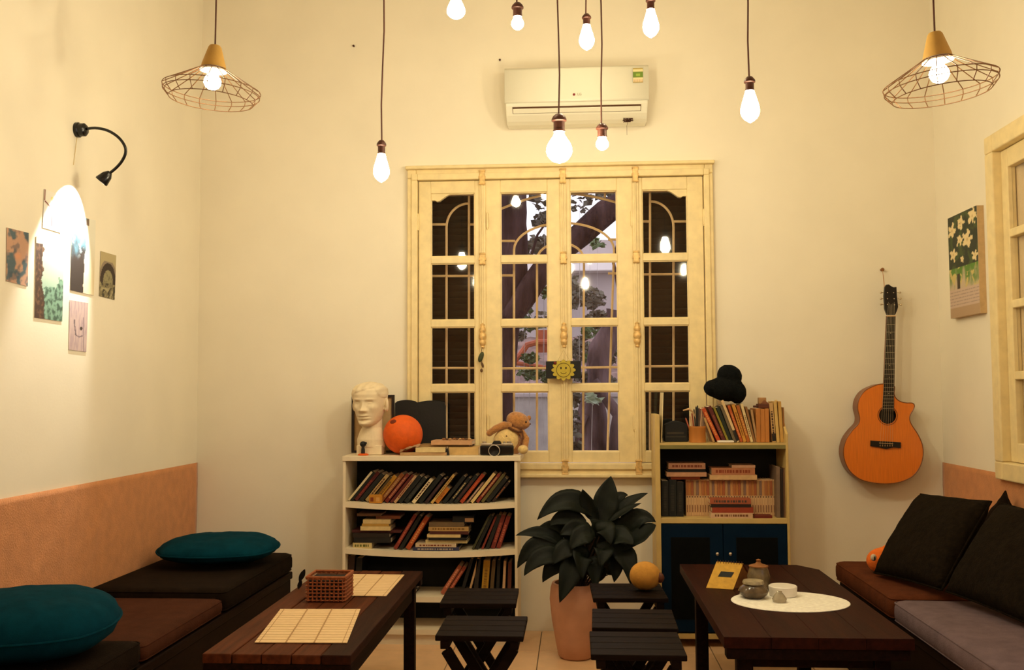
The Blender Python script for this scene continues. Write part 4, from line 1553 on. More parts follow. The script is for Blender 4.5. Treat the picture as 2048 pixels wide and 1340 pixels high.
slat_mat('pale bamboo mat nearest the camera on the plank table', [(509, 1286), (694, 1287), (721, 1219), (561, 1219)])
slat_mat('pale bamboo mat at the far end, partly behind the basket', [(652, 1192), (772, 1193), (809, 1150), (694, 1149)])

oc = at(1580, 1204, z=TH)
e0, e1 = at(1465, 1204, z=TH), at(1697, 1204, z=TH)
f0, f1 = at(1580, 1225.5, z=TH), at(1580, 1184.5, z=TH)
top('oval_placemat', MB().lathe([(0.0, 0.0), (1.0, 0.0), (1.006, 0.0015), (1.0, 0.003), (0.97, 0.0032), (0.0, 0.003)], (oc.x, (f0.y+f1.y)/2, TH+0.0005), 64, sx=(e1.x-e0.x)/2, sy=(f1.y-f0.y)/2), MAT['ovalmat'], 'white oval placemat on the red-brown table', 'placemat', smooth=True)

# ------------------------------------------------------------------ woven basket
bq0, bq1 = at(612, 1204, z=TH), at(690, 1204, z=TH)
by = bq0.y
bw = bq1.x-bq0.x
bh = 0.088
bd = 0.13
bx0 = bq0.x
t = thing('woven_basket', 'orange-brown woven rattan basket on the plank table', 'basket', (bx0+bw/2, by+bd/2, TH))
make_obj('inner_shade_box', MB().bx(bx0+0.006, bx0+bw-0.006, by+0.006, by+bd-0.006, TH+0.001, TH+bh-0.012), MAT['black'], t)  # black inner box stands in for the shade between the strands
ws = MB()
nrow = 7
for k in range(nrow):
    z_ = TH+0.006+(bh-0.012)*k/(nrow-1)
    ring = []
    N_ = 64
    per = 2*(bw+bd)
    for j in range(N_):
        s_ = per*j/N_
        if s_ < bw:
            p = Vector((bx0+s_, by, z_))
            nn = Vector((0, -1, 0))
        elif s_ < bw+bd:
            p = Vector((bx0+bw, by+s_-bw, z_))
            nn = Vector((1, 0, 0))
        elif s_ < 2*bw+bd:
            p = Vector((bx0+bw-(s_-bw-bd), by+bd, z_))
            nn = Vector((0, 1, 0))
        else:
            p = Vector((bx0, by+bd-(s_-2*bw-bd), z_))
            nn = Vector((-1, 0, 0))
        ring.append(p + nn*0.0025*(1 if (j+k) % 2 else -1))
    ws.tube(ring, 0.0031, 5, closed=True)
o = make_obj('woven_strands', ws, MAT['rattan'], t, smooth=True)
o['kind'] = 'stuff'
for s_ in range(9):
    xk = bx0 + bw*(s_+0.5)/9
    make_obj('stake', MB().tube([(xk, by+0.001, TH+0.002), (xk, by+0.001, TH+bh)], 0.0032, 6), MAT['rattan'], t, smooth=True)
    yk = by + bd*(s_+0.5)/9
    make_obj('stake', MB().tube([(bx0+bw-0.001, yk, TH+0.002), (bx0+bw-0.001, yk, TH+bh)], 0.0032, 6), MAT['rattan'], t, smooth=True)
rim = [(bx0, by, TH+bh), (bx0+bw, by, TH+bh), (bx0+bw, by+bd, TH+bh), (bx0, by+bd, TH+bh)]
make_obj('rim', MB().tube([Vector(rim[i_]).lerp(Vector(rim[(i_+1) % 4]), k/6) for i_ in range(4) for k in range(6)], 0.0045, 6, closed=True), MAT['rattan'], t, smooth=True)

# dark dried sprig standing behind the basket
q = at(597, 1178, z=TH)
q.y = min(q.y, ty1-0.08)
q.x = max(q.x, tx0+0.02)
t = thing('dried_sprig', 'small black dried leaf sprig on the table corner beside basket', 'sprig', (q.x, q.y, TH))
a = at(595, 1172, y=q.y)
b = at(607, 1140, y=q.y)
make_obj('stem', MB().tube([(q.x, q.y, TH), a, b], 0.0015, 5), MAT['black'], t)
for (p0, p1, w) in (((598, 1164), (610, 1138), 5), ((596, 1178), (603, 1160), 4)):
    A, B_ = at(*p0, y=q.y), at(*p1, y=q.y-0.01)
    dv = B_-A
    m_ = MB()
    sd = Vector((dv.z, 0, -dv.x)).normalized()
    pts = []
    for k in range(9):
        u = k/8
        ww = w*PXM(q.y)*math.sin(PI*u)**0.8
        pts.append((A+dv*u, ww, 0.004*math.sin(PI*u)))
    vs = [p + sd*w_ + Vector((0, h_, 0)) for p, w_, h_ in pts] + [p - sd*w_ + Vector((0, -h_, 0)) for p, w_, h_ in pts[::-1]]
    lo = make_obj('leaf', MB().prism(vs, (0, 0.0012, 0)), MAT['black'], t)

# ------------------------------------------------------------------ things on the red-brown table
q0, q1 = at(1412, 1176, z=TH), at(1470, 1184, z=TH)
t = thing('tent_calendar', 'yellow card tent calendar with a dark label on the red-brown table', 'calendar', ((q0.x+q1.x)/2, q0.y+0.05, TH))
u0 = at(1433, 1123, y=q0.y+0.06)
u1 = at(1484, 1127, y=q0.y+0.06)
fbl, fbr = Vector((q0.x, q0.y, TH+0.001)), Vector((q1.x, q0.y-0.03, TH+0.001))
UP_ = u0-fbl
ftl, ftr = u0, fbr+UP_*0.98
nf = (fbr-fbl).cross(ftl-fbl).normalized()
make_obj('front_card', MB().prism([fbl, fbr, ftr, ftl], -nf*0.002), MAT['calyellow'], t, bevel=0.0006)


def fq(u, v, l=0.0012):
    return (fbl*(1-u)+fbr*u)*(1-v)+(ftl*(1-u)+ftr*u)*v + nf*l*(1)


make_obj('dark_label', MB().prism([fq(0.27, 0.44), fq(0.76, 0.44), fq(0.80, 0.64), fq(0.31, 0.64)], -nf*0.0008), MAT['black'], t)
b0, b1 = fbl + Vector((0.07, 0.14, 0)), fbr + Vector((0.10, 0.12, 0))
b0.z = b1.z = TH+0.001
make_obj('back_card', MB().prism([b0, b1, ftr+Vector((0.002, 0.004, 0)), ftl+Vector((0.002, 0.004, 0))], (0, 0.002, 0)), MAT['calside'], t)
make_obj('side_gusset', MB().prism([fbr+Vector((-0.002, 0.006, 0)), b1+Vector((-0.004, -0.006, 0)), ftr+Vector((-0.004, 0.003, -0.004))], (-0.0016, 0, 0)), MAT['calside'], t)
spi = MB()
for k in range(10):
    p = ftl.lerp(ftr, (k+0.5)/10)
    spi.tube([p + Vector((0, 0.006*math.cos(a_), 0.006*math.sin(a_))) for a_ in [2*PI*j/8 for j in range(8)]], 0.0009, 4, closed=True)
make_obj('ring_binding', spi, MAT['socket'], t)

jq = at(1518, 1180, z=TH)
jz = (at(1518, 1130, y=jq.y).z - TH)
jr = 22*PXM(jq.y)
t = thing('stoneware_jar', 'tall mottled brown stoneware jar behind the tea bowl', 'jar', (jq.x, jq.y, TH))
make_obj('jar_body', MB().lathe([(0.0, 0.0), (jr*0.8, 0.0), (jr*0.95, jz*0.2), (jr, jz*0.55), (jr*0.86, jz*0.78), (jr*0.80, jz*0.86), (jr*0.80, jz*0.93), (jr*0.70, jz*0.93), (jr*0.70, jz*0.5), (0, jz*0.5)], (jq.x, jq.y, TH+0.001), 28), MAT['stoneware'], t, smooth=True)
make_obj('lid', MB().lathe([(jr*0.84, jz*0.93), (jr*0.84, jz*0.97), (jr*0.3, jz*1.05), (jr*0.16, jz*1.12), (jr*0.22, jz*1.2), (0.0, jz*1.24)], (jq.x, jq.y, TH+0.001), 24), MAT['calside'], t, smooth=True)
bq = at(1507, 1197, z=TH)
br = 29*PXM(bq.y)
bhh = at(1507, 1160, y=bq.y).z - TH - 0.004
t = thing('tea_bowl', 'glossy dark stoneware pot with pale rim on the oval mat', 'pot', (bq.x, bq.y, TH+0.0035))
make_obj('pot_body', MB().lathe([(0.0, 0.0), (br*0.62, 0.0), (br*0.9, bhh*0.18), (br*1.0, bhh*0.38), (br*0.88, bhh*0.60), (br*0.66, bhh*0.74), (br*0.66, bhh*0.80), (br*0.56, bhh*0.80), (br*0.54, bhh*0.5), (0, bhh*0.45)], (bq.x, bq.y, TH+0.0042), 32), M('glazed_stoneware', (0.10, 0.065, 0.035), 0.18, 0.6, 25, 0.05, 40), t, smooth=True)
make_obj('lid', MB().lathe([(br*0.70, bhh*0.80), (br*0.72, bhh*0.86), (br*0.66, bhh*0.98), (0.0, bhh*1.02)], (bq.x, bq.y, TH+0.0042), 28), M('pale_glaze', (0.40, 0.33, 0.20), 0.3, 0.4, 40), t, smooth=True)
wq = at(1566, 1193, z=TH)
wr_ = 27*PXM(wq.y)
wh = 0.036
t = thing('round_tin', 'white round plastic tub behind the oval mat', 'tub', (wq.x, wq.y, TH+0.0035))
t['label'] = 'white round tub standing on the oval mat beside the dark pot'
make_obj('tub', MB().lathe([(0.0, 0.0), (wr_*0.92, 0.0), (wr_*0.98, 0.003), (wr_*0.99, wh*0.66), (0, wh*0.66)], (wq.x, wq.y, TH+0.0042), 32), MAT['milk'], t, smooth=True)
make_obj('lid', MB().lathe([(wr_*1.0, wh*0.66), (wr_*1.0, wh*0.93), (wr_*0.95, wh), (0.0, wh)], (wq.x, wq.y, TH+0.0042), 32), MAT['milk'], t, smooth=True)
gq = at(1559, 1206, z=TH)
gr_ = 14*PXM(gq.y)
t = thing('glass_ashtray', 'small clear glass dish on the oval mat before the white tub', 'dish', (gq.x, gq.y, TH+0.0035))
make_obj('dish', MB().lathe([(0.0, 0.0), (gr_*0.9, 0.0), (gr_, 0.010), (gr_*0.75, 0.022), (gr_*0.35, 0.034), (gr_*0.30, 0.036), (gr_*0.2, 0.02), (0, 0.012)], (gq.x, gq.y, TH+0.0042), 24), M('smoky_glass', (0.36, 0.30, 0.20), 0.08, 0.2, 20, 0, spec=0.8), t, smooth=True)
make_obj('rim_bead', MB().tube([(gq.x+gr_*0.33*math.cos(2*PI*k/20), gq.y+gr_*0.33*math.sin(2*PI*k/20), TH+0.040) for k in range(20)], 0.0018, 5, closed=True), MAT['knob'], t, smooth=True)
# ------------------------------------------------------------------ white bookcase
BY = 4.68
BACK = 4.936
wx0, wx1 = at(685, 1000, y=BY).x, at(1035, 1000, y=BY).x
wzt = at(860, 912, y=BY).z
PT = 0.024
SAG = 0.016


def sag(x, amp=SAG):
    u = (x-wx0)/(wx1-wx0)
    return -amp*4*u*(1-u)


t = thing('bookcase', 'white bookcase with sagging shelves full of leaning books', 'bookcase', ((wx0+wx1)/2, (BY+YB)/2, 0))
make_obj('side_panel', MB().bx(wx0, wx0+PT*0.6, BY, BACK, 0, wzt-PT), MAT['white'], t, bevel=0.002)
make_obj('side_panel', MB().bx(wx1-PT*0.6, wx1, BY, BACK, 0, wzt-PT), MAT['white'], t, bevel=0.002)
make_obj('top_board', MB().bx(wx0-0.002, wx1+0.016, BY-0.006, BACK, wzt-PT, wzt), MAT['white'], t, bevel=0.002)
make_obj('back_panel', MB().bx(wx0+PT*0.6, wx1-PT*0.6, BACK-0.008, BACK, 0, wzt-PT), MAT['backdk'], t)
shelf_z = []
for k, py in enumerate((1003.5, 1096, 1188.5)):
    zsh = at(690, py, y=BY).z
    shelf_z.append(zsh)
    am = (SAG, SAG*1.15, SAG*0.6)[k]
    ths = 0.026
    m_ = MB()
    n = 18
    xs = [wx0+PT*0.6 + (wx1-wx0-PT*1.2)*i_/n for i_ in range(n+1)]
    for i_ in range(n):
        za, zb_ = zsh+sag(xs[i_], am), zsh+sag(xs[i_+1], am)
        m_.add([(xs[i_], BY+0.002, za-ths), (xs[i_+1], BY+0.002, zb_-ths), (xs[i_+1], BACK-0.008, zb_-ths), (xs[i_], BACK-0.008, za-ths),
                (xs[i_], BY+0.002, za), (xs[i_+1], BY+0.002, zb_), (xs[i_+1], BACK-0.008, zb_), (xs[i_], BACK-0.008, za)],
               [(0, 3, 2, 1), (4, 5, 6, 7), (0, 1, 5, 4), (2, 3, 7, 6)])
    make_obj('shelf', m_, MAT['white'], t, recalc=False)
make_obj('bottom_board', MB().bx(wx0+PT*0.6, wx1-PT*0.6, BY+0.004, BACK-0.008, 0.05, 0.074), MAT['white'], t)
make_obj('plinth', MB().bx(wx0+PT*0.6, wx1-PT*0.6, BY+0.02, BY+0.035, 0.0, 0.05), MAT['white'], t)

# ------------------------------------------------------------------ books


def book_parts(th, w, h, d, mat, title, paper=True, band=None):
    """parts of a book in its own frame: thickness x 0..w, height z 0..h, spine at y=0"""
    c = min(0.0018, w*0.18)
    m_ = MB().bx(0, w, 0, c, 0, h).bx(0, c, c, d, 0, h).bx(w-c, w, c, d, 0, h)
    o_ = make_obj('cover', m_, mat, None, (0, 0, 0))
    o_.parent = th
    pg = make_obj('pages', MB().bx(c, w-c, c, d-0.003, 0.002, h-0.002), MAT['paper'], None, (0, 0, 0))
    pg.parent = th
    if title is not None:
        m_ = MB()
        rnd_ = random.Random(int(w*1e6)+int(h*1e5))
        z_ = h*rnd_.uniform(0.12, 0.22)
        zend = h*rnd_.uniform(0.70, 0.9)
        while z_ < zend:
            l_ = rnd_.uniform(0.004, 0.012)
            m_.bx(w*0.28, w*0.72, -0.0003, 0.0, z_, min(z_+l_, zend))
            z_ += l_+rnd_.uniform(0.0015, 0.004)
        if m_.v:
            tt = make_obj('spine_title', m_, title, None, (0, 0, 0))
            tt.parent = th
    if band is not None:
        tt = make_obj('spine_band', MB().bx(0.0, w, -0.0002, 0.0, h*0.03, h*band[0]), band[1], None, (0, 0, 0))
        tt.parent = th


def stand_book(px_b, px_t, py_t, tpx, Y, shelf, col, label, group, title=None, depth=0.14, band=None, xmin=None):
    """book standing or leaning on a shelf: bottom centre x, top centre x,y in the photo; lean from those"""
    k = PXM(Y)
    B = at(px_b, 1000, y=Y)
    zb_ = shelf(B.x)
    T_ = at(px_t, py_t, y=Y)
    dx, dz = T_.x-B.x, T_.z-zb_
    ang = math.atan2(dx, dz)
    w = tpx*k
    h = math.hypot(dx, dz) - w/2*abs(math.sin(ang))
    th = thing('book', label, 'book', (0, 0, 0), group)
    book_parts(th, w, h, depth, CM(col), title and CM(title), band=band)
    # pivot on the lowest corner
    x0_ = B.x - w/2*math.cos(ang)
    z0_ = zb_ + (w*math.sin(ang) if ang > 0 else 0.0) + 0.0006
    if ang < 0:
        z0_ = zb_ + 0.0006
    th.location = (x0_, Y, z0_)
    th.rotation_euler = (0, ang, 0)
    return th


def flat_book(px0, px1, py0, py1, Y, col, label, group, depth=0.15, title=None, z=None, yaw=0.0, zmin=None):
    """book lying flat, spine toward the camera; photo rectangle px0..px1, py0(top)..py1(bottom)"""
    A, B = at(px0, py1, y=Y), at(px1, py1, y=Y)
    top_ = at((px0+px1)/2, py0, y=Y).z
    z0_ = A.z if z is None else z
    tk = max(0.004, (at(0, py0, y=Y).z - at(0, py1, y=Y).z))
    L_ = B.x-A.x
    th = thing('book', label, 'book', (A.x, Y, z0_), group)
    c = min(0.0016, tk*0.16)
    o_ = make_obj('cover', MB().bx(0, L_, 0, c, 0, tk).bx(0, L_, c, depth, 0, c).bx(0, L_, c, depth, tk-c, tk), CM(col), None, (0, 0, 0))
    o_.parent = th
    o_ = make_obj('pages', MB().bx(0.003, L_-0.003, c, depth-0.003, c, tk-c), MAT['paper'], None, (0, 0, 0))
    o_.parent = th
    if title:
        m_ = MB()
        rnd_ = random.Random(int(px0*7+py0*13))
        x_ = L_*0.1
        while x_ < L_*0.86:
            l_ = rnd_.uniform(0.004, 0.014)
            m_.bx(x_, min(x_+l_, L_*0.9), -0.0003, 0, tk*0.3, tk*0.72)
            x_ += l_+rnd_.uniform(0.002, 0.006)
        o_ = make_obj('spine_title', m_, CM(title), None, (0, 0, 0))
        o_.parent = th
    th.rotation_euler = (0, 0, yaw)
    return th, z0_+tk


ORD = ['first', 'second', 'third', 'fourth', 'fifth', 'sixth', 'seventh', 'eighth', 'ninth', 'tenth', 'eleventh', 'twelfth', 'thirteenth', 'fourteenth', 'fifteenth', 'sixteenth', 'seventeenth', 'eighteenth', 'nineteenth', 'twentieth', 'twenty-first', 'twenty-second', 'twenty-third', 'twenty-fourth', 'twenty-fifth', 'twenty-sixth', 'twenty-seventh', 'twenty-eighth', 'twenty-ninth', 'thirtieth', 'thirty-first', 'thirty-second', 'thirty-third', 'thirty-fourth']

G1 = 'books leaning on the upper shelf of the white bookcase'
# bottom x, thickness px, length px, cover, title, colour word, short
S1 = [
    (697, 4, 76, '#d8c8a0', None, 'thin cream'), (702, 8, 76, '#141a14', None, 'black'), (711, 7, 76, '#541610', '#8a3020', 'dark red'),
    (722, 8, 72, '#121410', None, 'black'), (733, 7, 70, '#b89a62', '#5a3418', 'tan'), (742, 4, 66, '#4a3a1c', None, 'thin brown'),
    (750, 8, 68, '#b07c1a', '#6a4410', 'mustard yellow'), (761, 8, 74, '#8a4a1c', '#b08a58', 'orange-brown'), (772, 7, 74, '#6e2014', '#b07a58', 'red'),
    (782, 5, 72, '#5a1c14', None, 'maroon'), (789, 5, 70, '#b48a62', '#74301c', 'pinkish tan'), (799, 8, 70, '#11130f', None, 'black'),
    (811, 8, 66, '#161a16', '#3c3a34', 'charcoal'), (826, 7, 62, '#d8c49a', '#4a2410', 'white with brown title'), (839, 8, 72, '#101410', None, 'black'),
    (851, 6, 64, '#2a1618', '#4a2c2c', 'dark plum'), (863, 5, 74, '#c09a54', '#7a5a2c', 'yellow-tan'), (873, 8, 40, '#b46c1e', '#8a4a14', 'short orange'),
    (887, 7, 70, '#0f120f', None, 'black'), (899, 6, 66, '#121412', '#b09868', 'black with cream label'), (910, 7, 72, '#141813', '#4c2020', 'dark green'),
    (922, 7, 74, '#9a3614', '#c05a2c', 'orange-red'), (934, 4, 52, '#8a6a5c', '#c0a890', 'thin greyish pink'), (943, 6, 76, '#d2b478', None, 'cream'),
    (954, 6, 74, '#7e2a1c', '#b89060', 'red and tan'), (964, 6, 72, '#5a5028', None, 'olive green'), (975, 8, 62, '#111310', None, 'black'),
    (986, 5, 52, '#2a1810', '#8a4a20', 'thin dark brown'),
]
ang = math.radians(38.5)
for k, (xb, tp_, ln, colr, ti, word) in enumerate(S1):
    sx_ = math.sin(ang)
    Yk = 4.725 + 0.012*((k*7) % 5)/5
    px_b = xb
    stand_book(px_b, px_b + ln*sx_, 1003 + 5*(1-((xb-860)/175)**2) - ln*math.cos(ang), tp_, Yk, lambda x: shelf_z[0]+sag(x), colr,
               '%s book, %s from left on white bookcase top shelf' % (word, ORD[k]), G1, ti)
# little yellow box on that shelf
b0, b1 = at(738, 1006, y=BY+0.008), at(763, 1006, y=BY+0.008)
zb_ = shelf_z[0]+sag(b0.x)-0.001
t = thing('small_box', 'small yellow-orange box at shelf front under leaning books', 'box', ((b0.x+b1.x)/2, BY+0.02, zb_))
make_obj('carton', MB().bx(b0.x, b1.x, BY+0.006, BY+0.036, zb_+0.002, zb_+0.041), CM('#c08024'), t, bevel=0.001)
make_obj('printed_square', MB().bx(b0.x+0.007, b0.x+0.022, BY+0.0055, BY+0.0062, zb_+0.010, zb_+0.030), CM('#7a3412'), t)
make_obj('printed_square', MB().bx(b0.x+0.034, b0.x+0.052, BY+0.0055, BY+0.0062, zb_+0.010, zb_+0.030), CM('#d49c50'), t)

# middle shelf of the white bookcase
G2 = 'books on the middle shelf of the white bookcase'


def sh2(x):
    return shelf_z[1]+sag(x, SAG*1.15)


def stack(items, Y, base_px, zfun, where, group, depth=0.15):
    x_ = at(base_px, 1000, y=Y).x
    z_ = zfun(x_)+0.0008
    for it in items:
        px0, px1, hp, colr, ti, word = it[:6]
        dy = it[6] if len(it) > 6 else 0.0
        yaw = it[7] if len(it) > 7 else 0.0
        py1 = 1000
        tk = hp*PXM(Y)
        th, ztop = flat_book(px0, px1, py1-hp, py1, Y+dy, colr, '%s, %s' % (word, where), group, depth, ti, z=z_, yaw=yaw)
        z_ = ztop+0.0006
    return z_


stack([(706, 744, 11, '#c8b278', '#5a5a20', 'cream and green booklet lowest'), (708, 782, 10, '#181410', None, 'black book'), (706, 779, 8, '#241a12', None, 'dark brown book'), (704, 802, 5, '#4a1a18', None, 'long maroon book', 0.02),
       (721, 781, 8, '#d8bc80', None, 'cream paper pad'), (724, 778, 5, '#b88c3c', None, 'yellow book'), (726, 781, 8, '#d2b67c', None, 'cream book'), (752, 800, 6, '#8a5030', None, 'orange-brown book', 0.02), (714, 762, 5, '#6a4a30', None, 'brown book topmost')],
      4.72, 740, sh2, 'in left flat stack on middle shelf', G2)
k = 0
for (xb, xt, yt, tp_, colr, ti, word) in [(790, 832, 1030, 7, '#7a2c1c', '#b0563c', 'red'), (801, 842, 1032, 7, '#15140f', None, 'black'), (815, 856, 1034, 9, '#a8481a', '#d08a4c', 'orange')]:
    stand_book(xb, xt, yt, tp_, 4.73, sh2, colr, '%s book leaning between the two flat stacks on middle shelf' % word, G2, ti)
stack([(826, 918, 7, '#2a2c4a', '#9a8a80', 'navy blue book lowest'), (831, 912, 7, '#c8b090', '#7a3a1c', 'white and brown book'), (851, 934, 6, '#d0bc84', None, 'wide cream book', 0.01), (857, 933, 5, '#14120e', None, 'black book'), (854, 921, 6, '#d2b67a', None, 'cream magazine'),
       (860, 937, 6, '#4a1c14', None, 'maroon book'), (857, 937, 8, '#b08a50', '#74501c', 'tan book'), (858, 928, 9, '#6a5438', None, 'grey-brown book')],
      4.715, 870, sh2, 'in middle flat stack on middle shelf', G2)
zt2 = sh2(at(890, 1000, y=4.72).x) + 56*PXM(4.72)
b0, b1 = at(905, 1000, y=4.72), at(948, 1000, y=4.72)
t = thing('small_box', 'dark box with cream label on top of middle stack', 'box', ((b0.x+b1.x)/2, 4.78, zt2))
make_obj('carton', MB().bx(b0.x, b1.x, 4.72, 4.82, zt2, zt2+0.03), CM('#16140f'), t, bevel=0.001)
make_obj('label_card', MB().bx(b0.x+0.06, b1.x-0.002, 4.7192, 4.72, zt2+0.004, zt2+0.022), CM('#a07850'), t)
for (xb, xt, yt, tp_, colr, ti, word) in [(945, 978, 1034, 4, '#3c3a1e', None, 'thin olive'), (953, 985, 1032, 6, '#14140f', None, 'black'), (964, 992, 1034, 4, '#7a2c1a', None, 'thin red'), (974, 1000, 1030, 7, '#171410', None, 'charcoal'), (985, 1008, 1030, 8, '#6e2418', '#a04c38', 'dark red'), (996, 1018, 1032, 8, '#7a2a1c', '#b05c44', 'brick red')]:
    stand_book(xb, xt, yt, tp_, 4.73, sh2, colr, '%s book leaning at right end of middle shelf' % word, G2, ti)

# lowest visible shelf
G3 = 'books on the lower shelf of the white bookcase'


def sh3(x):
    return shelf_z[2]+sag(x, SAG*0.6)


for (xb, xt, yt, tp_, colr, ti, word) in [(700, 704, 1112, 12, '#3a2418', None, 'brown upright book at far left'), (716, 719, 1116, 12, '#14120e', None, 'black upright book beside brown one'),
                                          (884, 922, 1132, 8, '#a05438', '#d08a64', 'pinkish red book leaning'), (895, 931, 1134, 7, '#8a3a24', '#c07050', 'brick book leaning against pinkish one'),
                                          (922, 944, 1118, 6, '#181410', None, 'black book leaning'), (937, 957, 1116, 4, '#b89468', None, 'thin tan book leaning'), (950, 958, 1118, 8, '#241c14', None, 'dark brown book'), (968, 974, 1121, 13, '#a87c1c', '#7a5410', 'thick yellow book'), (982, 988, 1122, 7, '#5a4424', None, 'olive brown book'), (994, 998, 1120, 6, '#16120e', None, 'thin black book'),
                                          (1006, 1010, 1122, 5, '#c49c74', None, 'thin cream book'), (1017, 1020, 1125, 7, '#5a2a1a', None, 'reddish brown book')]:
    stand_book(xb, xt, yt, tp_, 4.73, sh3, colr, '%s on lowest visible shelf of white bookcase' % word, G3, ti)
stack([(740, 830, 9, '#181612', None, 'black folder'), (745, 835, 9, '#241a12', None, 'dark brown folder'), (742, 826, 10, '#15130f', '#3a3026', 'charcoal folder')], 4.73, 780, sh3, 'in dark stack on lowest visible shelf', G3)

# ------------------------------------------------------------------ things on the white bookcase
# leaning dark picture frame
fy = 4.925
fx0, fx1 = at(704, 850, y=fy).x, at(789, 850, y=fy).x
fzt = at(745, 790, y=fy).z
t = thing('picture_frame', 'dark thin picture frame leaning on wall behind plaster bust', 'picture frame', ((fx0+fx1)/2, fy, wzt))
for a, b, c, d in cells(fx0, fx1, wzt+0.001, fzt, [(fx0+0.013, fx1-0.013, wzt+0.013, fzt-0.013)]):
    make_obj('frame_bar', MB().bx(a, b, fy-0.012, fy+0.006, c, d), MAT['frame'], t)
make_obj('picture', MB().bx(fx0+0.012, fx1-0.012, fy-0.002, fy+0.002, wzt+0.012, fzt-0.012), CM('#c8a878'), t)

# black scalloped board
by_ = 4.915
pts = [(790, 912), (790, 806)]
pts += [(790+5+k*5, 803 - 3.2*abs(math.sin(PI*(k+0.5)/8))) for k in range(8)]
pts += [(834+k*5, 805 - 4*math.sin(PI*(k)/11)) for k in range(12)]
pts += [(891, 812), (891, 912)]
wp = [at(a, b, y=by_) for a, b in pts]
wp[0].z = wp[-1].z = wzt+0.001
t = thing('scalloped_board', 'black board with scalloped top edge behind the orange ball', 'board', ((wp[0].x+wp[-1].x)/2, by_, wzt))
make_obj('board', MB().prism(wp, (0, 0.014, 0)), MAT['black'], t)
make_obj('easel_foot', MB().bx(wp[0].x+0.05, wp[0].x+0.16, by_-0.012, by_-0.0005, wzt+0.001, wzt+0.02), MAT['black'], t)

# plaster bust
s_ = PXM(4.80)
hcx = at(741, 806, y=4.80)
HH = 88*s_
HW = 33*s_
HD = 0.098
zc0 = at(741, 851, y=4.80).z
bust_c = Vector((hcx.x, 4.80, 0))


def g_(x, a, w):
    return math.exp(-((x-a)/w)**2)


def head_pt(u, v):
    # u 0..1 around (0.5 = front), v 0..1 chin->crown
    ph = (u-0.5)*2*PI
    tabw = [(0.0, 0.30), (0.05, 0.50), (0.12, 0.64), (0.22, 0.76), (0.34, 0.85), (0.48, 0.92), (0.60, 0.96), (0.72, 1.0), (0.82, 0.95), (0.90, 0.78), (0.96, 0.50), (1.0, 0.02)]
    tabf = [(0.0, 0.80), (0.05, 0.90), (0.12, 0.90), (0.22, 0.88), (0.34, 0.92), (0.48, 0.90), (0.60, 0.96), (0.72, 0.97), (0.82, 0.88), (0.90, 0.70), (0.96, 0.44), (1.0, 0.02)]
    tabb = [(0.0, 0.15), (0.05, 0.30), (0.12, 0.48), (0.22, 0.66), (0.34, 0.82), (0.48, 0.98), (0.60, 1.05), (0.72, 1.05), (0.82, 0.98), (0.90, 0.80), (0.96, 0.50), (1.0, 0.02)]

    def lk(tab):
        for (a, ra), (b, rb) in zip(tab, tab[1:]):
            if a <= v <= b:
                return ra+(rb-ra)*(v-a)/(b-a)
        return tab[-1][1]
    sx = math.sin(ph)
    cx = math.cos(ph)
    fl = 0.80
    x = HW*lk(tabw)*math.copysign(abs(sx)**fl, sx)
    y = -HD*lk(tabf)*math.copysign(abs(cx)**0.95, cx) if cx > 0 else -HD*lk(tabb)*cx
    z = v*HH
    X_ = x/HW
    if cx > 0:
        fr = 1.0
        k = 0.0
        k += 0.016*g_(X_, 0, 0.12)*sstep(0.30, 0.36, v)*sstep(0.64, 0.36, v)           # nose
        k += 0.010*g_(X_, 0, 0.20)*g_(v, 0.37, 0.035)
        k += 0.006*(g_(X_, 0.2, 0.09)+g_(X_, -0.2, 0.09))*g_(v, 0.355, 0.03)
        k -= 0.010*(g_(X_, 0.40, 0.17)+g_(X_, -0.40, 0.17))*g_(v, 0.535, 0.038)           # eye sockets
        k += 0.0075*(g_(X_, 0.40, 0.12)+g_(X_, -0.40, 0.12))*g_(v, 0.528, 0.020)
        k += 0.0035*(g_(X_, 0.40, 0.26)+g_(X_, -0.40, 0.26))*g_(v, 0.610, 0.022)           # brow
        k += 0.007*(g_(X_, 0.60, 0.2)+g_(X_, -0.60, 0.2))*g_(v, 0.42, 0.07)              # cheeks
        k += 0.010*g_(X_, 0, 0.26)*g_(v, 0.245, 0.022)                                   # lips
        k += 0.009*g_(X_, 0, 0.22)*g_(v, 0.185, 0.024)
        k -= 0.008*g_(X_, 0, 0.28)*g_(v, 0.215, 0.012)
        k -= 0.006*g_(X_, 0, 0.4)*g_(v, 0.14, 0.025)
        k += 0.009*g_(X_, 0, 0.34)*g_(v, 0.065, 0.05)                                    # chin
        y -= 1.4*k*min(1, cx*2.2)
    # hair: swept side parting
    hl = 0.80 + 0.07*math.sin(X_*1.7+0.2) - 0.24*sstep(0.55, 1.0, abs(X_)) if cx > -0.15 else 0.34
    hair = sstep(hl-0.012, hl+0.02, v)*(1-0.4*sstep(0.93, 1.0, v))
    rr = 0.0042*hair*(1+0.45*math.sin(16*X_-14*v))
    L_ = math.hypot(x, y) or 1
    x += x/L_*rr
    y += y/L_*rr
    z += 0.6*rr
    return Vector((x, y, z))


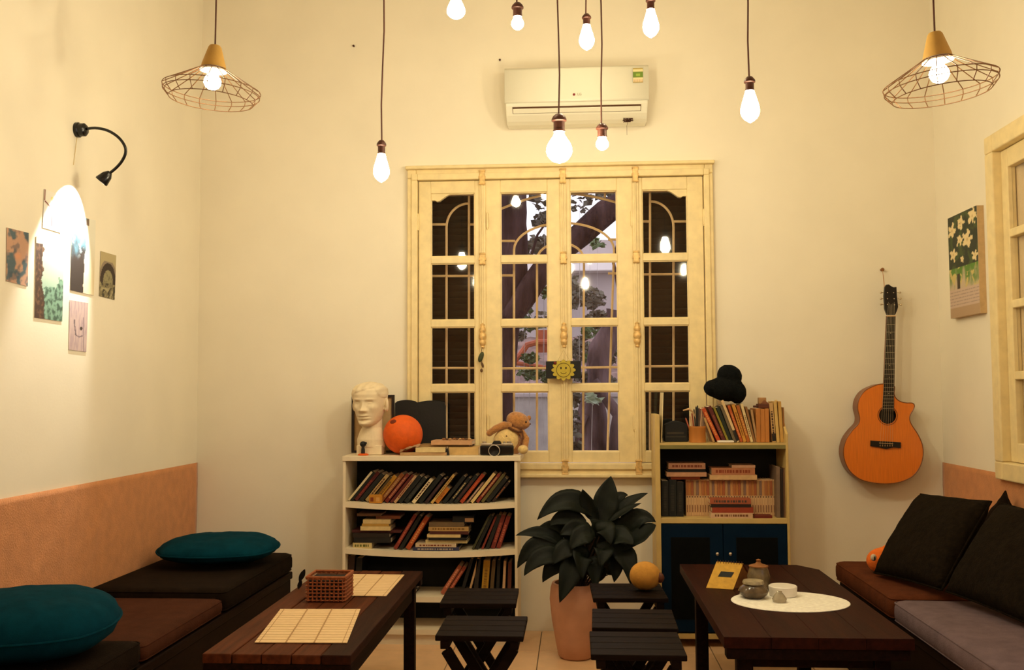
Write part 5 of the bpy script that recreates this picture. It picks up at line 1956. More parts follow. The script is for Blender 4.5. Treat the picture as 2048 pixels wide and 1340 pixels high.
hm = MB()
NU, NV = 72, 66
vs = [head_pt(i_/NU, j/NV) for j in range(NV+1) for i_ in range(NU)]
fs = []
for j in range(NV):
    for i_ in range(NU):
        i2 = (i_+1) % NU
        fs.append((j*NU+i_, j*NU+i2, (j+1)*NU+i2, (j+1)*NU+i_))
fs.append(tuple(reversed(range(NU))))
fs.append(tuple(range(NV*NU, (NV+1)*NU)))
hm.add(vs, fs)
for sgn in (-1, 1):
    hm.ell((sgn*HW*1.02, 0.012, HH*0.47), (0.010, 0.020, 0.034), rotZ(sgn*0.5) @ rotX(-0.15))
    hm.ell((sgn*HW*1.0, 0.008, HH*0.38), (0.009, 0.012, 0.014))
Rh = rotZ(-0.20) @ rotX(0.03)
hm.xf(Matrix.Translation((bust_c.x, 4.80, zc0)) @ Rh.to_4x4())
# neck, chest, plinth
nk = MB()
nk.lathe([(0.062, -0.13), (0.064, -0.10), (0.056, -0.055), (0.050, -0.01), (0.050, 0.03), (0.048, 0.07)], (bust_c.x+0.006, 4.815, zc0), 28, sy=0.95)
nk.lathe([(0.060, 0.0), (0.070, 0.010), (0.072, 0.045), (0.058, 0.085), (0.05, 0.10)], (bust_c.x+0.005, 4.805, wzt+0.03), 28, sy=0.85)
nk.bx(bust_c.x-0.058, bust_c.x+0.066, 4.75, 4.87, wzt+0.0015, wzt+0.046)
hm.add(nk.v, nk.f)
t = tag(make_obj('plaster_bust', hm, MAT['plaster'], None, (bust_c.x, 4.80, wzt), remesh=0.0017), 'cream plaster bust of a head with side-parted hair on the bookcase', 'bust')

# orange ball
bc_ = at(806, 873, y=4.80)
br_ = 39.5*PXM(4.80)
t = thing('orange_ball', 'round orange paper ball lamp beside the plaster bust', 'ball', (bc_.x, 4.80, wzt))
zc_ = wzt+br_+0.001
make_obj('shell', MB().ell((bc_.x, 4.80, zc_), br_, nu=36, nv=24), MAT['orange'], t, smooth='all')
d_ = (Vector((-0.40, -0.62, 0.68))).normalized()
pk = Vector((bc_.x, 4.80, zc_)) + d_*(br_-0.0015)
make_obj('dark_opening', MB().lathe([(0.0, 0.003), (0.018, 0.002), (0.019, 0.0), (0.0, -0.002)], pk, 20, frame_from(d_, (0, 0, 1)), sx=1.0, sy=0.7), CM('#6e2408'), t, smooth=True)

# little black figurine on orange base
fq_ = at(726, 911, y=4.725)
t = thing('figurine', 'tiny black figurine on an orange base before the bust', 'figurine', (fq_.x, 4.73, wzt))
make_obj('base', MB().lathe([(0.0, 0.0), (0.026, 0.0), (0.026, 0.005), (0.018, 0.008), (0.0, 0.009)], (fq_.x, 4.73, wzt+0.001), 20), MAT['orange'], t, smooth=True)
make_obj('figure', MB().lathe([(0.0, 0.006), (0.010, 0.008), (0.009, 0.03), (0.007, 0.042), (0.0, 0.045)], (fq_.x-0.001, 4.73, wzt), 14).ell((fq_.x-0.001, 4.73, wzt+0.055), (0.016, 0.013, 0.014)).ell((fq_.x+0.012, 4.725, wzt+0.060), (0.008, 0.007, 0.006)), MAT['black'], t, remesh=0.002)

# books lying on top
G4 = 'books and pads lying on the white bookcase'
_, z1 = flat_book(800, 893, 911, 917, 4.70, '#b08c60', 'thin tan notebook lying lowest before the orange ball', G4, 0.045, z=wzt+0.0008, yaw=0.05)
_, z2 = flat_book(831, 890, 901, 910, 4.705, '#d8c08a', 'cream booklet lying on the thin tan notebook', G4, 0.10, z=z1+0.0006)
zz = wzt+0.0008
_, z3 = flat_book(897, 957, 899, 914, 4.74, '#c8a468', 'thick tan book lying beside the black camera', G4, 0.16, z=zz)
z4 = max(z3, z2)+0.0006
_, z5 = flat_book(838, 938, 897, 901, 4.78, '#9a7a4c', 'thin brown book bridging the two piles', G4, 0.15, z=z4)
_, z6 = flat_book(862, 944, 888, 896, 4.75, '#c89a70', 'pinkish tan book lying topmost on the white bookcase', G4, 0.15, z=z5+0.0006, yaw=-0.03)
q0_, q1_ = at(885, 890, y=4.80), at(943, 890, y=4.80)
rnd = random.Random(8)
t = thing('dried_flowers', 'small dried flower bits lying on the topmost book', 'dried flowers', ((q0_.x+q1_.x)/2, 4.80, z6))
for k in range(9):
    c = Vector((q0_.x+(q1_.x-q0_.x)*(k+0.5)/9, 4.80+rnd.uniform(-0.02, 0.02), z6+0.006))
    make_obj('petal', MB().ell(c, (0.011, 0.008, 0.005), rotZ(rnd.uniform(0, 3)), 8, 6), CM(('#8a5a30', '#5a3a20', '#b08a58')[k % 3]), t, smooth='all')
cl0 = at(894, 905, y=4.715)
t = thing('black_clip', 'black binder clip beside the cream booklet', 'clip', (cl0.x, 4.72, wzt))
make_obj('clip_body', MB().prism([Vector((cl0.x-0.008, 4.712, wzt+0.001)), Vector((cl0.x+0.010, 4.712, wzt+0.001)), Vector((cl0.x+0.006, 4.712, wzt+0.032)), Vector((cl0.x-0.004, 4.712, wzt+0.032))], (0, 0.02, 0)), MAT['black'], t)
make_obj('clip_lever', MB().tube([(cl0.x+0.001, 4.713, wzt+0.032), (cl0.x-0.004, 4.708, wzt+0.042), (cl0.x+0.006, 4.708, wzt+0.042), (cl0.x+0.001, 4.713, wzt+0.032)], 0.001, 5), MAT['knob'], t)
# crumpled cloth by the ball
cq = at(822, 908, y=4.715)
t = top('crumpled_paper', MB().grid(lambda u, v: Vector((cq.x-0.055+0.10*u, 4.705+0.05*v, wzt+0.018+0.030*u+0.014*fbm(u*3, v*3, 2)+0.004)), 14, 8), CM('#a8805c'), 'crumpled brownish paper tucked under the orange ball', 'paper', smooth='all')
md = t.modifiers.new('t', 'SOLIDIFY')
md.thickness = 0.002

# camera
cq0, cq1 = at(960, 914, y=4.72), at(1027, 914, y=4.72)
cz1 = at(990, 884, y=4.72).z
ch_ = cz1-wzt
t = thing('film_camera', 'old black and silver film camera on the bookcase corner', 'camera', ((cq0.x+cq1.x)/2, 4.74, wzt))
make_obj('body', MB().bx(cq0.x, cq1.x, 4.72, 4.755, wzt+0.001, wzt+ch_*0.72), MAT['blackgloss'], t, bevel=0.006, segs=3)
make_obj('top_plate', MB().bx(cq0.x+0.003, cq1.x-0.003, 4.722, 4.753, wzt+ch_*0.72, wzt+ch_*0.90), MAT['silver'], t, bevel=0.003)
mid = (cq0.x+cq1.x)/2
make_obj('viewfinder_hump', MB().prism([Vector((mid-0.024, 4.719, wzt+ch_*0.85)), Vector((mid+0.024, 4.719, wzt+ch_*0.85)), Vector((mid+0.014, 4.719, wzt+ch_*1.08)), Vector((mid-0.014, 4.719, wzt+ch_*1.08))], (0, 0.034, 0)), MAT['black'], t, bevel=0.002)
lc = at(989, 902, y=4.70)
lr = 11.5*PXM(4.70)
make_obj('lens_barrel', MB().lathe([(0.0, 0.0), (lr*0.92, 0.0), (lr*0.92, -0.02), (lr, -0.022), (lr, -0.040), (lr*0.86, -0.042), (lr*0.80, -0.034), (0.0, -0.030)], (lc.x, 4.722, wzt+ch_*0.38), 28, rotX(-PI/2)), MAT['blackgloss'], t, smooth=True)
make_obj('lens_ring', MB().tube([(lc.x+lr*0.96*math.cos(2*PI*k/32), 4.681, wzt+ch_*0.38+lr*0.96*math.sin(2*PI*k/32)) for k in range(32)], 0.0022, 6, closed=True), MAT['silver'], t, smooth=True)
for fx_, r_ in ((cq0.x+0.02, 0.010), (cq1.x-0.022, 0.012), (cq1.x-0.045, 0.006)):
    make_obj('dial', MB().lathe([(0.0, 0.0), (r_, 0.0), (r_, 0.008), (0.0, 0.009)], (fx_, 4.738, wzt+ch_*0.90), 18), MAT['silver'], t, smooth=True)

# teddy bear
by2 = 4.86
k_ = PXM(by2)


def tb(px, py, dy=0.0):
    return at(px, py, y=by2+dy)


o0 = tb(1020, 912)
t = thing('teddy_bear', 'tan teddy bear with cream belly looking right on the bookcase end', 'teddy bear', (o0.x, by2, wzt))
make_obj('head', MB().ell(tb(1036, 842), (24*k_, 0.05, 18*k_), rotY(0.35)).ell(tb(1050, 848, -0.015), (10*k_, 0.026, 9*k_)).ell(tb(1027, 829, -0.02), (6*k_, 0.008, 5*k_)).ell(tb(1058, 836, 0.03), (4.5*k_, 0.008, 5.5*k_)), MAT['bear'], t, remesh=0.003)
make_obj('torso', MB().ell(tb(1018, 885), (27*k_, 0.055, 30*k_)).ell(tb(1024, 864), (20*k_, 0.045, 16*k_)), MAT['bear'], t, remesh=0.004)
make_obj('belly_patch', MB().ell(tb(1012, 882, -0.028), (25*k_, 0.04, 27*k_), rotY(0.5)), MAT['belly'], t, smooth='all')
make_obj('arm', MB().tube([tb(1022, 852, -0.03), tb(1008, 850, -0.045), tb(992, 857, -0.05), tb(979, 866, -0.05)], [0.018, 0.019, 0.018, 0.016], 12).ell(tb(979, 866, -0.05), 0.017), MAT['bear'], t, remesh=0.003)
make_obj('arm', MB().tube([tb(1042, 862, -0.02), tb(1052, 878, -0.03), tb(1050, 894, -0.05)], [0.016, 0.018, 0.016], 12).ell(tb(1050, 895, -0.05), 0.017), MAT['bear'], t, remesh=0.003)
make_obj('collar', MB().tube([tb(1014, 853, -0.045), tb(1024, 859, -0.055), tb(1036, 864, -0.05), tb(1044, 862, -0.03)], 0.006, 8), MAT['bearvest'], t, smooth=True)
make_obj('strap', MB().tube([tb(1044, 862, -0.04), tb(1046, 874, -0.055), tb(1042, 888, -0.06)], 0.0045, 8), MAT['bearvest'], t, smooth=True)
for (px, py, dy) in ((1003, 905, -0.075), (1046, 904, -0.075)):
    p = tb(px, py, dy)
    make_obj('foot', MB().ell((p.x, p.y, wzt+0.024), (0.026, 0.032, 0.022)), MAT['belly'] if px > 1020 else MAT['bear'], t, smooth='all')
make_obj('eye', MB().ell(tb(1052, 844, -0.040), 0.0045, nu=10, nv=8), MAT['blackgloss'], t, smooth='all')
make_obj('nose', MB().ell(tb(1060, 848, -0.02), (0.005, 0.006, 0.004), nu=10, nv=8), MAT['bearvest'], t, smooth='all')
make_obj('navel_stitch', MB().ell(tb(1013, 872, -0.066), (0.004, 0.003, 0.003), nu=8, nv=6), MAT['bearvest'], t, smooth='all')
# ------------------------------------------------------------------ yellow and blue bookcase
CY = 4.70
cx0, cx1 = at(1311, 960, y=CY).x, at(1578, 960, y=CY).x
cin0, cin1 = at(1321, 960, y=CY).x, at(1573, 960, y=CY).x
czt = at(1447, 886, y=CY).z
t = thing('bookcase', 'yellow bookcase with blue lower doors beside the window', 'bookcase', ((cx0+cx1)/2, (CY+YB)/2, 0))
make_obj('side_panel', MB().bx(cx0, cin0, CY, BACK, 0, at(1316, 829, y=CY).z), MAT['yellow'], t, bevel=0.002)
zr_ = at(1576, 868, y=CY).z
poly = [(CY, 0), (BACK, 0), (BACK, at(1576, 800, y=CY).z), (CY+0.2, at(1576, 805, y=CY).z), (CY, zr_)]
make_obj('side_panel', MB().prism([Vector((cin1, p[0], p[1])) for p in poly], (cx1-cin1, 0, 0)), MAT['yellow'], t, bevel=0.002)
make_obj('top_shelf', MB().bx(cin0, cin1, CY+0.004, BACK-0.010, czt-0.010, czt), MAT['yellow'], t)
make_obj('shelf_edge', MB().bx(cin0, cin1, CY+0.002, CY+0.02, czt-0.028, czt-0.0105), MAT['olive'], t)
csz = at(1447, 1037, y=CY).z
make_obj('middle_shelf', MB().bx(cin0, cin1, CY+0.002, BACK-0.010, csz-0.024, csz), MAT['yellow'], t, bevel=0.0015)
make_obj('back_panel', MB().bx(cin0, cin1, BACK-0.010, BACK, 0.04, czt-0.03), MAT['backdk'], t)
make_obj('bottom_board', MB().bx(cin0, cin1, CY+0.004, BACK-0.010, 0.04, 0.064), MAT['yellow'], t)
dm = at(1447, 1100, y=CY).x
dz0, dz1 = 0.07, csz-0.028
for (xa, xb_, knob_px, ins) in ((cin0+0.001, dm-0.001, 1434, (1342, 1420)), (dm+0.001, cin1-0.001, 1460, (1473, 1556))):
    d = make_obj('door', MB().bx(xa, xb_, CY+0.004, CY+0.022, dz0, dz1), MAT['blue'], t, bevel=0.003)
    i0, i1 = at(ins[0], 1100, y=CY).x, at(ins[1], 1100, y=CY).x
    zt_ = at(1447, 1075, y=CY).z
    make_obj('inset_panel', MB().bx(i0, i1, CY+0.002, CY+0.0045, dz0+0.06, zt_), MAT['bluedk'], d)
    kp = at(knob_px, 1107, y=CY)
    make_obj('knob', MB().lathe([(0.0, 0.0), (0.004, 0.0), (0.004, 0.010), (0.0075, 0.014), (0.0075, 0.019), (0.0, 0.022)], (kp.x, CY+0.004, kp.z), 16, rotX(PI/2)), MAT['knob'], d, smooth=True)

# contents of the open compartment
G5 = 'uniform paperback set in the open compartment'
MY = 4.79
m0, m1 = at(1372, 1000, y=MY).x, at(1551, 1000, y=MY).x
mh = at(1460, 959, y=MY).z - csz - 0.0008
n = 34
mw = (m1-m0)/n
protoc = None
LABM = '%s paperback from left in the uniform cream row on the yellow bookcase'
for k in range(n):
    if k == 0:
        th = thing('paperback', LABM % ORD[0], 'book', (m0, MY, csz+0.0006), G5)
        book_parts(th, mw*0.94, mh, 0.11, CM('#d2a878'), None)
        for nm, za, zb_, colr in (('spine_block', 0.56, 0.97, '#a8683a'), ('spine_dot', 0.505, 0.54, '#2a1a14'), ('spine_title', 0.10, 0.30, '#8a5a3c')):
            w0, w1 = (0.0, mw*0.94) if nm == 'spine_block' else (mw*0.30, mw*0.66)
            o = make_obj(nm, MB().bx(w0, w1, -0.0003, 0.0, mh*za, mh*zb_), CM(colr), None, (0, 0, 0))
            o.parent = th
        protoc = th
    else:
        th = dup(protoc, (m0+k*mw, MY + 0.002*((k*5) % 3), csz+0.0006), None, LABM % ORD[k])
        for ch in th.children:
            if ch.name.startswith('spine_block'):
                colr = ('#a8683a', '#b8783c', '#a05a34', '#b08858', '#8a6a5a', '#c08850')[(k*7) % 6]
                ch.material_slots[0].link = 'OBJECT'
                ch.material_slots[0].material = CM(colr)
G6 = 'books lying on and before the paperback row'
zm = csz+mh+0.0014
z_ = zm
for (a, b, hp, colr, ti, word, Y_) in [(1342, 1401, 6, '#a0481c', None, 'orange-red book lowest', 4.78), (1334, 1414, 8, '#c08c68', None, 'pinkish book second', 4.76), (1337, 1412, 6, '#17140f', None, 'black book third', 4.77), (1338, 1412, 11, '#b07c5c', '#7a3c24', 'pinkish tan book topmost', 4.76)]:
    _, z_ = flat_book(a, b, 1000-hp, 1000, Y_, colr, word + ' in flat pile above the black files', G6, 0.12, ti, z=z_)
    z_ += 0.0006
z_ = zm
for (a, b, hp, colr, ti, word, Y_) in [(1420, 1515, 9, '#d2a874', None, 'cream book lowest', 4.77), (1424, 1511, 13, '#b87850', '#8a3a1c', 'pinkish book with red lettering', 4.77), (1465, 1512, 5, '#c89a78', None, 'thin pale booklet topmost', 4.78)]:
    _, z_ = flat_book(a, b, 1000-hp, 1000, Y_, colr, word + ' in the flat pile over paperback row middle', G6, 0.12, ti, z=z_)
    z_ += 0.0006
z_ = csz+0.0006
for (a, b, hp, colr, ti, word, Y_, dp) in [(1421, 1505, 10, '#d8b088', '#7a4a2c', 'white book lowest', 4.705, 0.075), (1424, 1506, 10, '#9a3c20', None, 'red book second', 4.708, 0.07), (1422, 1502, 6, '#2a1a12', None, 'dark brown book third', 4.71, 0.07), (1420, 1502, 10, '#a85838', '#4a3a30', 'brick pink book topmost', 4.708, 0.07)]:
    _, z_ = flat_book(a, b, 1000-hp, 1000, Y_, colr, word + ' in small pile in front of paperback row', G6, dp, ti, z=z_)
    z_ += 0.0006
flat_book(1508, 1544, 995, 1000, 4.712, '#6a2414', 'thin red-brown notebook lying at right front of paperback row', G6, 0.06, None, z=csz+0.0006)
G7 = 'black files and upright books in the open compartment'
for k, (a, tp_, h_, colr, word) in enumerate([(1330, 13, 68, '#141610', 'black file nearest the left panel'), (1345, 14, 70, '#101410', 'black file in the middle of three'), (1360, 13, 66, '#15140f', 'black file touching the paperback row')]):
    stand_book(a, a+0.5, 1030-h_, tp_, 4.76, lambda x: csz, colr, word, G7, '#2c2a22', 0.15)
for (a, b, yt, tp_, colr, word) in [(1556.5, 1556, 934, 7, '#7a6450', 'tall grey-brown upright book right of the paperbacks'), (1564, 1563.5, 938, 5, '#2a1c14', 'tall dark upright book near right panel'), (1569.5, 1569, 936, 5, '#6a4a34', 'tall thin brown upright book against the right panel')]:
    stand_book(a, b, yt, tp_, 4.735, lambda x: csz, colr, word, G7, None, 0.17)

# ------------------------------------------------------------------ top of the yellow bookcase
G8 = 'books leaning on top of the yellow bookcase'


def shc(x):
    return czt


LB_ = [
    (1436, 1409, 836, 4, '#b89058', None, 'thin tan', None), (1447, 1406, 817, 7, '#b8481a', '#d8904c', 'orange-red', None), (1458, 1418, 813, 7, '#5a1e14', '#8a4a34', 'maroon', None),
    (1466, 1428, 815, 4, '#8a7c24', None, 'thin yellow-green', None), (1472, 1435, 815, 6, '#1a2418', None, 'dark green', None), (1480, 1442, 811, 5, '#6a5c44', None, 'grey', None),
    (1487, 1444, 801, 5, '#d8b884', None, 'tall cream', (0.28, CM('#1a1410'))), (1494, 1457, 811, 5, '#b0501c', '#d88850', 'orange', None), (1501, 1466, 809, 6, '#c88c34', '#8a5014', 'yellow-orange', None),
    (1508.5, 1475, 811, 6, '#a85c1c', '#d09a50', 'brown-orange', None), (1515.5, 1483, 808, 5, '#dcc490', '#8a6a40', 'cream', None), (1521, 1492, 814, 4, '#8a6034', None, 'thin brown', None), (1526, 1503, 820, 4, '#b08a5c', None, 'thin pale brown', None)]
for k, (xb, xt, yt, tp_, colr, ti, word, band) in enumerate(LB_):
    dx = xb-1436
    xb2 = xb-6 - dx*0.04
    stand_book(xb2, xt, yt, tp_, 4.745, shc, colr, '%s book, %s from left among those leaning on yellow bookcase' % (word, ORD[k]), G8, ti, 0.13, band)
# wooden box holder and the figure on it
w0, w1 = at(1513, 880, y=4.74), at(1539, 880, y=4.74)
wz1 = at(1526, 817, y=4.74).z
t = thing('wooden_magazine_box', 'upright orange-brown wooden box ending the leaning row', 'box', ((w0.x+w1.x)/2, 4.8, czt))
for k in range(3):
    a = w0.x+(w1.x-w0.x)*k/3
    make_obj('board', MB().bx(a+0.0005, a+(w1.x-w0.x)/3-0.0005, 4.735, 4.90, czt+0.001, wz1-0.002*(k % 2)), MAT['cupwood'], t, bevel=0.002)
f0_, f1_ = at(1510, 815, y=4.78), at(1545, 815, y=4.78)
t = thing('wooden_figure', 'small brown block figure standing on the wooden box', 'figure', ((f0_.x+f1_.x)/2, 4.79, wz1))
make_obj('base_block', MB().bx(f0_.x+0.012, f1_.x-0.012, 4.75, 4.82, wz1+0.001, wz1+0.022), CM('#5a2c18'), t, bevel=0.003)
make_obj('arm', MB().bx(f0_.x-0.008, f0_.x+0.012, 4.77, 4.79, wz1+0.004, wz1+0.014), CM('#4a2414'), t, bevel=0.002)
make_obj('head_block', MB().bx(f0_.x+0.016, f0_.x+0.052, 4.765, 4.80, wz1+0.022, wz1+0.052), CM('#a87c4c'), t, bevel=0.003)
make_obj('shoulder', MB().box((f0_.x+0.045, 4.775, wz1+0.024), (0.03, 0.03, 0.022), rotY(0.7)), CM('#7a4a2c'), t, bevel=0.002)
G9 = 'upright books at the right end of the yellow bookcase top'
for (xb, xt, yt, tp_, colr, ti, word, band) in [(1551, 1542, 806, 7, '#c8a068', '#3a2418', 'tan book with black foot band beside the wooden box', (0.22, CM('#161210'))), (1559, 1550, 803, 6, '#d0ac64', None, 'pale yellow book leaning at the right end', None), (1566.5, 1559, 803, 6, '#c89c50', None, 'straw yellow book leaning at the right end', None), (1571.5, 1566, 815, 3, '#8a5a28', None, 'thin brown book last at the right end', None)]:
    stand_book(xb, xt, yt, tp_, 4.745, shc, colr, word, G9, ti, 0.13, band)
# white flat case in front
top('eraser_case', MB().bx(at(1435, 885, y=4.715).x, at(1468, 885, y=4.715).x, 4.708, 4.738, czt+0.001, czt+0.011), MAT['milk'], 'small flat white case before the leaning books', 'case', bevel=0.004)
# standing card and dark rounded box
s0 = at(1322, 886, y=4.75)
s1 = at(1325.5, 785, y=4.76)
t = thing('white_card', 'tall thin white card standing edge-on at the left panel', 'card', (s0.x, 4.80, czt))
make_obj('sheet', MB().prism([Vector((s0.x, 4.75, czt+0.001)), Vector((s0.x+0.005, 4.75, czt+0.001)), Vector((s1.x+0.003, 4.75, s1.z)), Vector((s1.x, 4.75, s1.z))], (0, 0.16, 0)), CM('#e0cfa0'), t)
make_obj('mount_strip', MB().bx(s0.x+0.0055, s0.x+0.008, 4.76, 4.90, czt+0.001, czt+0.02), CM('#e0cfa0'), t)
d0, d1 = at(1330, 880, y=4.80), at(1376, 880, y=4.80)
dzt = at(1352, 842, y=4.80).z
t = thing('black_box', 'dark rounded box behind the pencil cup', 'box', ((d0.x+d1.x)/2, 4.83, czt))
make_obj('case', MB().prism([Vector((d0.x, 4.80, czt+0.001)), Vector((d1.x, 4.80, czt+0.001))] + [Vector((d0.x+(d1.x-d0.x)*(1-k/8), 4.80, dzt-0.018+0.018*math.sin(PI*k/8))) for k in range(9)], (0, 0.07, 0)), MAT['black'], t, bevel=0.003)
make_obj('label_strip', MB().bx(d0.x+0.01, d1.x-0.02, 4.7990, 4.80, czt+0.038, czt+0.048), CM('#3a3226'), t)
make_obj('label_strip', MB().bx(d0.x+0.006, d1.x-0.01, 4.7990, 4.80, czt+0.022, czt+0.029), CM('#2e2a20'), t)
# pencil cup
p0, p1 = at(1379, 884, y=4.735), at(1413, 884, y=4.735)
pr_ = (p1.x-p0.x)/2
pcx = (p0.x+p1.x)/2
pzt = at(1395, 853, y=4.735).z
t = thing('pencil_cup', 'orange wooden cup crammed with pens and brushes', 'cup', (pcx, 4.76, czt))
make_obj('cup', MB().lathe([(0.0, 0.0), (pr_, 0.0), (pr_, pzt-czt-0.012), (pr_*1.03, pzt-czt-0.010), (pr_*1.03, pzt-czt), (pr_*0.88, pzt-czt), (pr_*0.88, 0.006), (0, 0.006)], (pcx, 4.76, czt+0.001), 28), MAT['cupwood'], t, smooth=True)
rnd = random.Random(21)
PEN = [(1372, 838, '#a8563c'), (1380, 834, '#c89a6c'), (1384, 828, '#8a3a24'), (1388, 820, '#3a2a20'), (1392, 815, '#1a1410'), (1395, 813, '#17120e'), (1398, 818, '#5a4838'), (1401, 822, '#7a5a48'), (1404, 818, '#b08a68'), (1408, 822, '#c8a880'), (1411, 828, '#8a6a58')]
for k, (px, py, colr) in enumerate(PEN):
    tipp = at(px, py, y=4.76+rnd.uniform(-0.01, 0.012))
    bx_ = pcx + (tipp.x-pcx)*0.35
    pn = top('pen', MB().tube([(bx_, 4.76+rnd.uniform(-0.012, 0.012), czt+0.012), tipp, tipp+Vector(((tipp.x-bx_)*0.06, 0, 0.006))], [0.0034, 0.0036, 0.001], 8), CM(colr),
             '%s pen or brush, %s from the left in the pencil cup' % (('reddish', 'tan', 'dark red', 'dark brown', 'black', 'charcoal', 'grey-brown', 'brown', 'pale brown', 'cream', 'mauve-brown')[k], ORD[k]), 'pen', 'pens in the pencil cup', smooth=True)
sc_ = [at(1366, 821, y=4.75), at(1378, 818, y=4.75), at(1386, 824, y=4.755), at(1392, 836, y=4.76), Vector((pcx+0.002, 4.76, czt+0.02))]
top('wooden_spoon', MB().tube(sc_, [0.003, 0.006, 0.004, 0.003, 0.003], 8), CM('#c8a070'), 'curved pale wooden stick poking left out of the pencil cup', 'stick', 'pens in the pencil cup', smooth=True)

# black fuzzy hat on the leaning books
hk = PXM(4.80)
hm = MB()
hm.ell(at(1450, 778, y=4.80), (36*hk, 0.075, 24*hk), rotY(0.12)).ell(at(1428, 776, y=4.79), (20*hk, 0.05, 17*hk)).ell(at(1474, 785, y=4.80), (18*hk, 0.06, 22*hk)).ell(at(1459, 752, y=4.81), (25*hk, 0.06, 22*hk), rotY(0.45)).ell(at(1464, 770, y=4.8), (20*hk, 0.055, 18*hk))
for v in hm.v:
    v += Vector((fbm(v.x*40, v.y*40, v.z*40), fbm(v.y*40, v.z*40, v.x*40), fbm(v.z*40+5, v.x*40, v.y*40)))*0.003
hb = basis(hm)
t = tag(make_obj('fuzzy_hat', hm, MAT['fuzz'], None, hb, remesh=0.0035), 'slumped black fuzzy hat resting on the leaning books', 'hat')

# ------------------------------------------------------------------ potted plant
PF = at(1152, 1325, z=0.0)
PYc = PF.y + 0.09
pk_ = PXM(PYc)
PC = Vector((at(1152, 1300, y=PYc).x, PYc, 0))
ph_ = at(1152, 1165, y=PYc).z
t = thing('potted_plant', 'broad-leaved dark green plant in tall pinkish ceramic pot', 'plant', tuple(PC))
r_ = lambda px: px*pk_
make_obj('pot', MB().lathe([(0.0, 0.0), (r_(30), 0.0), (r_(35), 0.012), (r_(40), ph_*0.22), (r_(47), ph_*0.5), (r_(51), ph_*0.78), (r_(49), ph_*0.93), (r_(46), ph_), (r_(41), ph_), (r_(42), ph_*0.88), (0, ph_*0.88)], PC + Vector((0, 0, 0.001)), 40), MAT['pot'], t, smooth=True)
make_obj('soil', MB().lathe([(0.0, ph_*0.90), (r_(41), ph_*0.885), (0.0, ph_*0.882)], PC, 24), MAT['soil'], t)


def leaf_mb(base, mid, tip, w, twist=0.0, fold=0.25, droop=0.0):
    """leaf blade along a quadratic curve"""
    n_, m2 = 14, 6
    m_ = MB()
    vs_ = []
    side0 = None
    for i_ in range(n_+1):
        u = i_/n_
        p = base*(1-u)**2 + mid*2*u*(1-u) + tip*u*u
        tg = (mid-base)*(2*(1-u)) + (tip-mid)*(2*u)
        tg.normalize()
        view = (p - Vector((0, 0, CAMH))).normalized()
        side = tg.cross(Vector((0.15, -0.8, 0.6)))
        if side.length < 1e-4:
            side = Vector((1, 0, 0))
        side.normalize()
        nn = side.cross(tg).normalized()
        ca, sa = math.cos(twist), math.sin(twist)
        side = side*ca + nn*sa
        nn = side.cross(tg).normalized()
        ww = w*(math.sin(PI*min(1, u**0.82))**0.85)*(1.0 if u < 0.96 else 0.6)
        for j in range(m2+1):
            s = -1+2*j/m2
            vs_.append(p + side*ww*s + nn*(fold*ww*abs(s) + 0.06*ww*math.sin(u*18+s*2)*abs(s)))
    fs_ = []
    for i_ in range(n_):
        for j in range(m2):
            a = i_*(m2+1)+j
            fs_.append((a, a+1, a+m2+2, a+m2+1))
    return m_.add(vs_, fs_)


